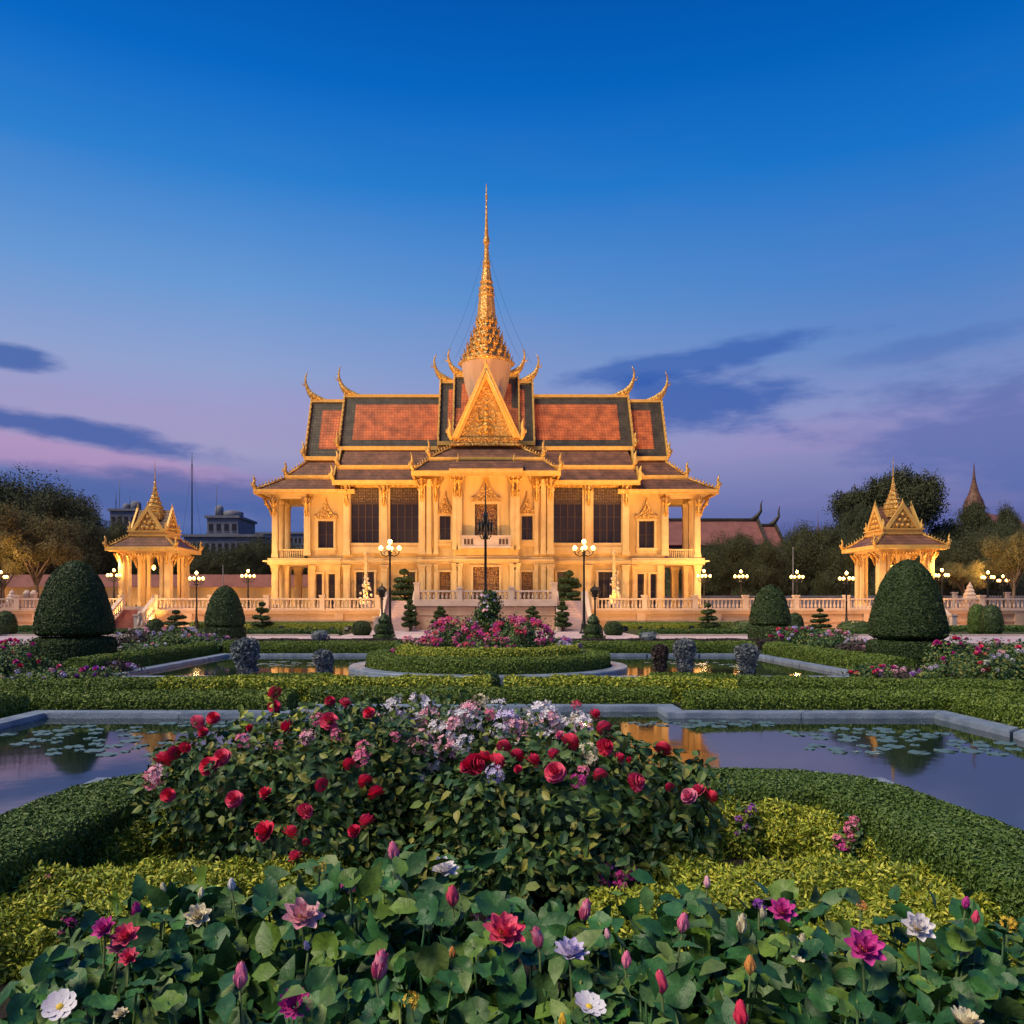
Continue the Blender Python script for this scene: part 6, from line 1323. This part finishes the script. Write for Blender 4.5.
clump('tiny pink flower plant inside the hollow of the left golden hedge',50,880,18,4.4,['pink'],3,.04,9,h=.3,seed=8)
clump('dark low plant with tiny crimson buds in the left foreground behind the lotus leaves',72,915,30,3.9,['magenta'],3,.05,10,h=.38,seed=9)
# ---- lotus bed: every flowering plant a thing with stem, bloom and its own leaves
lot = [ # px, py, size px, kind, colour, label
 (105,927,24,'lotus','magenta','magenta open bloom at the left end of the lotus bed'),
 (126,935,28,'lotus','rose','pinkish-red double bloom just right of the magenta one at the left end'),
 (137,910,22,'half','magenta','upright magenta half-open bud above the pinkish-red bloom, left'),
 (129,956,20,'lotus','rose','small dark pink bloom low among leaves at the left'),
 (118,946,20,'lotus','pink','small pink bloom tucked under the pinkish-red one, left'),
 (198,915,27,'lotus','cream','cream and blush open flower left of the large folded leaf'),
 (163,888,13,'bud','cream','beige closed bud on a bare stem, left'),
 (200,893,12,'bud','cream','small beige bud right above the cream flower, left'),
 (232,884,15,'bud','white','pointed greenish-white bud on a tall leafy stem, left'),
 (302,915,42,'lotus','lpink','big shaggy pink and lilac bloom left of centre'),
 (308,945,13,'half','lilac','drooping lilac bud below the big shaggy pink bloom'),
 (240,975,28,'bud','pink','large pink pointed bud on a straight stem, lower left'),
 (294,1003,36,'spiky','magenta','magenta spiky bloom at the bottom left of centre'),
 (60,1003,34,'star','white','white star-shaped flower at the bottom left corner'),
 (121,1014,16,'lotus','cream','small withered cream flower near the bottom left'),
 (395,851,22,'bud','pink','pink bud topping the highest lotus leaves, centre left'),
 (417,866,14,'bud','cream','yellowish thin bud right of the highest pink bud'),
 (351,881,22,'cluster','magenta','magenta rounded bloom left of the highest leaves'),
 (319.5,867,15,'cluster','yellow','small yellow-orange flower at the foot of the left rose bush'),
 (443,869,31,'lotus','white','white bloom tinged pink in the centre of the bed'),
 (453,895,24,'bud','rose','rounded pink bud under the white central bloom'),
 (377,965,36,'half','pink','large pink opening bud on a long bare stem, bottom centre left'),
 (453,952,14,'bud','orange','small orange-brown bud on a stem, bottom centre'),
 (411,999,20,'cluster','yellow','yellow-orange flower head near the bottom centre left'),
 (503,931,44,'lotus','rose','wide flat rose-pink bloom right of centre'),
 (540,937,26,'half','pink','pink bloom leaning beside the wide rose-pink one'),
 (583,910,26,'half','pink','bright pink half-open flower right of the violet group'),
 (570,952,36,'lotus','lilac','pale lilac open bloom right of centre'),
 (589,1003,35,'star','white','white flat star flower with yellow eye, bottom right of centre'),
 (562,1020,15,'bud','yellow','yellowish bud cut by the bottom edge, right of centre'),
 (626,960,18,'bud','pink','small pink bud left of the red-pink ones, right half'),
 (608,934,12,'bud','lpink','dusty thin bud between lilac bloom and golden hedge'),
 (682,922,22,'bud','pink','upright pink bud at the edge of the right golden hedge'),
 (662,981,26,'bud','rose','plump red-pink bud, lower right of centre'),
 (741,1014,28,'bud','red','red bud near the bottom edge, right half'),
 (750,965,20,'bud','orange','orange bud on a thick stem, right half'),
 (741,924,24,'half','cream','white and cream blossom behind the orange bud'),
 (782,910,28,'lotus','magenta','magenta open bloom behind the cream lotus, right'),
 (763,912,16,'bud','cream','cream bud touching the magenta bloom on its left'),
 (803,945,28,'half','cream','cream tulip-shaped lotus in the right half'),
 (797,962,16,'lotus','cream','loose cream petals lying below the cream lotus'),
 (823,960,17,'half','cream','curled cream bud to the right of the cream lotus'),
 (863,946,40,'lotus','magenta','wide magenta star lotus, right'),
 (917,926,32,'lotus','white','white and cream full bloom near the right edge'),
 (1008,922,18,'cluster','yellow','yellow flower at the right edge'),
 (965,902,14,'bud','magenta','small magenta bud high at the right edge'),
 (975,917,14,'bud','rose','small rose bud just below the magenta bud at the right edge'),
 (964,1022,36,'spiky','cream','cream spiky bloom cut by the bottom right edge'),
 (707,882,13,'bud','lpink','dusty pink bud rising before the right golden hedge'),
 (862,905,12,'cluster','orange','tiny orange flower in front of the right golden hedge'),
 (759,903,15,'cluster','purple','small purple flower left of the magenta bloom, right half'),
]
rg = random.Random(77)
def in_bed(x, y): return True
leafplants = []
for px, py, spx, kind, col, lab in lot:
    zt = .70+rg.uniform(-.05,.07); Y = (CH-zt)*F/(py-HZ); x = gx(px,Y)
    root = empty('lotus_plant' if kind in ('lotus','bud','half','star','spiky') else 'flower_plant', lab, 'flower', (x,Y,0), group='flowering plants of the lotus bed')
    size = spx*Y/F; bz = zt-(size*.45 if kind in ('bud',) else size*.12 if kind != 'half' else size*.4)
    bend = (rg.uniform(-.08,.08), rg.uniform(-.02,.1)); s = MB(); s.tube([(bend[0],bend[1]+.05,0),(bend[0]*.6,bend[1]*.6,bz*.5),(0,0,bz-.01)], [.006,.005,.004], 6); s.build('stem','stem',root)
    tl = (rg.uniform(.15,.75) if kind in ('lotus','star','spiky') else rg.uniform(-.15,.2), rg.uniform(-.3,.3) if kind not in ('bud',) else rg.uniform(-.15,.15), 0)
    o = put(bloom(kind,col), 'bloom', root, (0,0,bz), size*(1.2 if kind == 'half' else 1.02), tl); o.rotation_euler.rotate_axis('Z', rg.random()*6)
    leafplants.append((root,x,Y,zt))
for i, (root,x,Y,zt) in enumerate(leafplants):
    n = 38; a = RG.uniform(0,2*pi,n); d = RG.uniform(.03,.34,n); P = np.stack([np.cos(a)*d, np.sin(a)*d*.8+.03, zt-.055-RG.uniform(0,1,n)**1.7*.42], 1)
    P[:,1] = np.where(P[:,1] < -.02, np.minimum(P[:,1], -.02), P[:,1])
    # no leaf right in front of its own bloom
    bad = (np.abs(P[:,0]) < .09) & (P[:,1] < .05) & (P[:,2] > zt-.13); P[bad,2] -= .12
    ls = [scatter(L_LOT, P[:22], np.tile([0,-.28,.85],(22,1)), RG.uniform(.06,.13,22)*min(1,Y/2.9), .5), scatter(L_OV, P[22:]+np.array([0,0,.03]), np.tile([0,-.3,.8],(n-22,1)), RG.uniform(.08,.14,n-22)*min(1,Y/2.9), .7)]
    st = MB()
    for p in P[:14]: st.tube([(p[0]*.4,p[1]*.4+.04,0),(p[0]*.8,p[1]*.8,p[2]*.6),tuple(p)],[.006,.005,.004],4)
    ls.append(tri_quads(st.v, st.f)); V,Fc = cat(*ls); link('foliage', npmesh('foliage',V,Fc,True), root, 'lotus_leaf')
# leafy plants without flowers that close the bed, and the raised leaves in the middle
extra = [(345,905,.62,'tall folded lotus leaves rising left of the central pink bud'),(375,880,.80,'highest mound of lotus leaves below the topmost pink bud'),(430,905,.66,'broad leaves below the white central bloom'),(270,930,.62,'mass of round leaves right of the large folded leaf, left'),
 (215,960,.58,'leaf mound in the lower left of the lotus bed'),(160,985,.55,'leaf mound near the bottom left'),(330,985,.55,'leaf mound at the bottom, left of centre'),(470,985,.56,'leaf mound at the bottom centre'),(520,1005,.55,'dark leaves at the bottom edge, just right of centre'),
 (640,1005,.55,'leaf mound at the bottom right of centre'),(700,960,.58,'leaf mound between the red-pink buds, right half'),(700,1015,.52,'leaves at the bottom edge below the red-pink bud'),(800,1000,.55,'leaf mound at the bottom right'),(880,985,.56,'round leaves under the wide magenta lotus'),
 (930,965,.60,'yellowish round leaves near the right edge'),(985,980,.58,'leaf mound at the right edge'),(1015,950,.58,'leaves cut by the right edge'),(900,1015,.52,'leaves at the bottom right corner'),(1000,1020,.50,'last leaves in the bottom right corner'),(640,945,.58,'leaves between lilac bloom and small pink bud'),(250,1015,.5,'leaves at the bottom edge, left quarter'),(12,990,.35,'bright green leaves in the bottom left corner'),(430,1018,.5,'leaves at the bottom edge below the yellow flower head'),(590,975,.55,'leaves between the lilac bloom and the white star flower')]
for px, py, zt, lab in extra:
    Y = (CH-zt)*F/(py-HZ); x = gx(px,Y); root = empty('lotus_plant', lab, 'plant', (x,Y,0), group='leafy lotus plants'); n = 56
    a = RG.uniform(0,2*pi,n); d = RG.uniform(0,.34,n); P = np.stack([np.cos(a)*d, np.sin(a)*d*.8, zt-RG.uniform(0,1,n)**1.2*.4*(1+d)], 1); P[:,2] = np.maximum(P[:,2],.05)
    V,Fc = cat(scatter(L_LOT, P[:30], np.tile([0,-.32,.8],(30,1)), RG.uniform(.07,.145,30)*(min(1,Y/3) if px > 30 else .6), .5), scatter(L_OV, P[30:]+np.array([0,0,.03]), np.tile([0,-.3,.8],(n-30,1)), RG.uniform(.09,.16,n-30)*min(1,Y/3), .7)); st = MB()
    for p in P[:18]: st.tube([(p[0]*.4,p[1]*.4+.04,0),(p[0]*.8,p[1]*.8,p[2]*.6),tuple(p)],[.006,.005,.004],4)
    V,Fc = cat((V,Fc), tri_quads(st.v,st.f)); link('foliage', npmesh('foliage',V,Fc,True), root, 'lotus_leaf')
# weathered stick leaning in the white bush
sk = empty('garden_stake','weathered grey stick leaning among the white flowers','stake',(gx(488,5.55),5.55,0)); m = MB(); m.tube([(.16,0,.55),(.05,.02,.75),(-.07,.0,.99)],[.022,.02,.014],6); m.tube([(.05,.02,.75),(.08,.0,.9)],[.012,.006],5); m.tube([(.3,.05,.0),(.16,0,.55)],[.025,.022],6); m.build('stake','plaster',sk)
# ================================================================== flower beds further back
mg = ['magenta','rose','pink','magenta']; lil = ['lilac','lpink','purple','lilac']
# island mound
for i,(px,w_,h,Y,cols,n,lab,mm) in enumerate([
 (455,62,1.3,22.2,mg,50,'magenta-flowered shrub on the left half of the island mound','bush'),(520,66,1.32,22.2,mg,60,'magenta-flowered shrub on the right half of the island mound','bush'),
 (487,56,.95,21.3,mg,26,'low magenta shrub in front on the island mound','bush'),(415,48,.75,22.3,['pink','lpink','magenta'],16,'thin pinkish shrub at the left edge of the island mound','bush'),(558,50,.75,22.3,['lilac','purple','pink'],20,'lilac-dotted shrub at the right edge of the island mound','bush')]):
    clump(lab,px,0,w_,Y,cols,n,.075,7,h=h,seed=30+i,group='shrubs on the island mound',name='flowering_shrub',cat_='flowering shrub',z0=.1,m=mm,dens=.8)
Y = 23.0; r = empty('white_flower_tree','small conical tree with whitish flowers crowning the round island','tree',(gx(489,Y),Y,.1)); parts = []; rg = random.Random(4)
for i,(a,b,z,q) in enumerate([(0,0,1.95,.24),(.05,0,1.7,.3),(-.08,0,1.45,.36),(0,0,1.15,.5),(.32,0,1.05,.4),(-.38,0,1.0,.38),(0,0,.7,.55)]):
    P,Nn = ellip((a,b,z),(q,q,q*.7),900,(.5,1.1),.35,seed=i); parts.append(scatter(L_OV,P,Nn,.085,.8)); parts.append(hull((a,b,z),(q,q,q*.7),8,5,.6))
V,Fc = cat(*parts); link('foliage',npmesh('foliage',V,Fc),r,'bush'); m = MB(); m.tube([(0,0,-.1),(0,0,1.8)],[.06,.02],6); m.build('trunk','bark',r)
for i in range(46):
    a,b,z,q = rg.choice([(0,0,1.95,.24),(.05,0,1.7,.3),(-.08,0,1.45,.36),(0,0,1.15,.5),(.32,0,1.05,.4),(-.38,0,1.0,.38)]); t = rg.uniform(pi,2*pi); e = rg.uniform(-.5,1.2); put(bloom('star',rg.choice(['white','lilac','lpink'])),'blossom',r,(a+q*cos(t)*cos(e),b+q*sin(t)*cos(e),z+q*.7*sin(e)),rg.uniform(.09,.14),(1.0,0,rg.random()*6))
# beds round the big topiaries and along the sides
beds = [ # px, width, Y, h, cols, n, label
 (20,60,19.5,.95,mg,30,'tall magenta flowering bush at the left edge before the big topiary'),(58,60,20.3,.38,mg+['lilac'],18,'low magenta and lilac bush at the foot of the left big topiary'),(-8,60,17.5,.8,['red','magenta'],16,'red-flowered bush cropped by the left edge'),
 (104,62,20.6,.40,lil+['magenta'],26,'lilac-flowered bush right below the left big topiary'),(30,70,17.6,.42,lil,26,'dusty lilac low bush behind the left clipped hedge'),(85,70,18.4,.38,['purple','lilac','magenta'],26,'purple-dotted low bush nearer the left clipped hedge'),
 (140,50,32,.85,['lilac','lpink','white'],26,'pale lilac bush left of the left mid-size topiary'),(178,56,31,.95,['lilac','lpink','pink'],34,'tall pale pink bush between the left big and mid-size topiaries'),(210,50,30,.7,lil,22,'lilac bush at the foot of the left mid-size topiary'),(150,60,27,.6,['lpink','white','lilac'],22,'low whitish bush along the hedge of the far pond, left'),
 (800,50,33,.9,['pink','lilac','magenta'],30,'pink bush right of the right mid-size topiary'),(832,56,30,.85,['lilac','lpink','pink'],34,'lilac-pink bush between the right mid-size and big topiaries'),(862,50,28,.6,['lilac','lpink'],20,'low lilac bush left of the right big topiary'),(785,34,36,.75,['magenta','rose'],14,'magenta bush directly at the right mid-size topiary'),
 (872,50,18.6,.45,['magenta','rose'],16,'magenta-edged low bush left below the right big topiary'),(905,74,18.5,.36,['wine','lilac','lpink'] if 0 else ['lilac','purple','lpink'],34,'dense small-flowered mauve bush below the right big topiary'),(955,60,20.5,.95,mg,24,'magenta bush right beside the right big topiary'),
 (968,62,17.6,.78,['red','rose','magenta'],24,'bush with crimson blooms near the right edge'),(1012,54,16.8,.85,['white','lpink','lilac'],34,'white-flowered bush at the right edge'),(1000,60,21.5,.85,['magenta','lpink'],20,'taller magenta bush behind the white one at the right edge'),(938,50,17.9,.5,lil,20,'low lilac patch between mauve and crimson bushes, right'),
 (1040,60,20,.9,['rose'],14,'rose-flowered bush cropped by the right edge')]
for i,(px,w_,Y,h,cols,n,lab) in enumerate(beds):
    clump(lab,px,0,w_,Y,cols,int(n*.5),.004*Y if Y < 25 else .0035*Y,4.2 if Y > 25 else 5.8,h=h,seed=60+i,group='flowering bushes of the side beds',name='flowering_shrub',cat_='flowering shrub',dens=.75,kind='cluster' if cols[0] in ('lilac','white') else 'rose',m='bush' if i%3 else 'wine' if cols[0] in ('lilac','purple') else 'bush')
# ================================================================== lily pads
m = MB(); n_ = 18; vs = [(0,0,.004)]; k = 0
for i in range(n_+1):
    a = .18+(2*pi-.36)*i/n_; vs.append((.5*cos(a),.5*sin(a),.004+.012*sin(5*a)*.5))
vs2 = [(x,y,z-.008) for x,y,z in vs]; m.add(vs, [(0,i,i+1) for i in range(1,n_+1)], 0, True); m.add(vs2, [(0,i+1,i) for i in range(1,n_+1)], 0)
m.add(vs[1:]+vs2[1:], [(i,i+1,i+n_+2,i+n_+1) for i in range(n_)], 0)
padm = m.mesh('lily_pad'); padm.materials.append(MATS['pad'])
fields = [(-5.7,10.9,1.15,.9,26,'lily pads clustered in the left part of the near pond'),(-4.6,9.9,.9,.6,16,'lily pads near the middle left of the near pond'),(-4.0,12.0,1.0,.35,9,'lily pads close under the far kerb, left'),(-6.5,7.9,.4,.6,7,'lily pads at the far left beside the bed'),
 (5.2,11.0,1.2,.55,26,'lily pads clustered right of the recess in the near pond'),(3.2,12.0,1.2,.35,20,'lily pads under the far kerb, right of the centre'),(6.3,10.0,.6,.5,12,'lily pads in the right corner of the near pond'),(4.8,9.9,.9,.35,12,'lily pads in front of the right topiary reflection'),(0.2,12.9,2.2,.35,9,'scattered lily pads in the recess of the pond'),
 (-2.0,25.5,2.0,.8,14,'lily pads in the left half of the far pond') if 0 else (-6.0,24.5,1.9,1.1,20,'lily pads in the left half of the far pond'),(6.2,24.3,1.9,1.1,20,'lily pads in the right half of the far pond')]
rg = random.Random(12); taken = []
for (x,y,rx,ry,n,lab) in fields:
    c = 0; tries = 0
    while c < n and tries < 900:
        tries += 1; a = rg.random()*2*pi; d = sqrt(rg.random()); px_, py_ = x+rx*d*cos(a), y+ry*d*sin(a); s = rg.uniform(.12,.30)*(1.4 if y > 18 else 1)
        if abs(px_) < BX+.2 and py_ < BY+.2: continue
        if y < 18 and (abs(px_) > XP-.25 or py_ > (YC if abs(px_) < 2.6 else YF)-.25): continue
        if y > 18 and math.hypot(px_-IX,py_-IY) < IR+.3: continue
        if any((px_-q[0])**2+(py_-q[1])**2 < ((s+q[2])*.5)**2 for q in taken): continue
        taken.append((px_,py_,s)); o = bpy.data.objects.new('lily_pad', padm); COL.objects.link(o); o.location = (px_,py_,WZ+.003); o.scale = (s,s,1); o.rotation_euler = (0,0,rg.random()*6.28)
        tag(o, 'one of the round green '+lab, 'lily pad', lab); c += 1
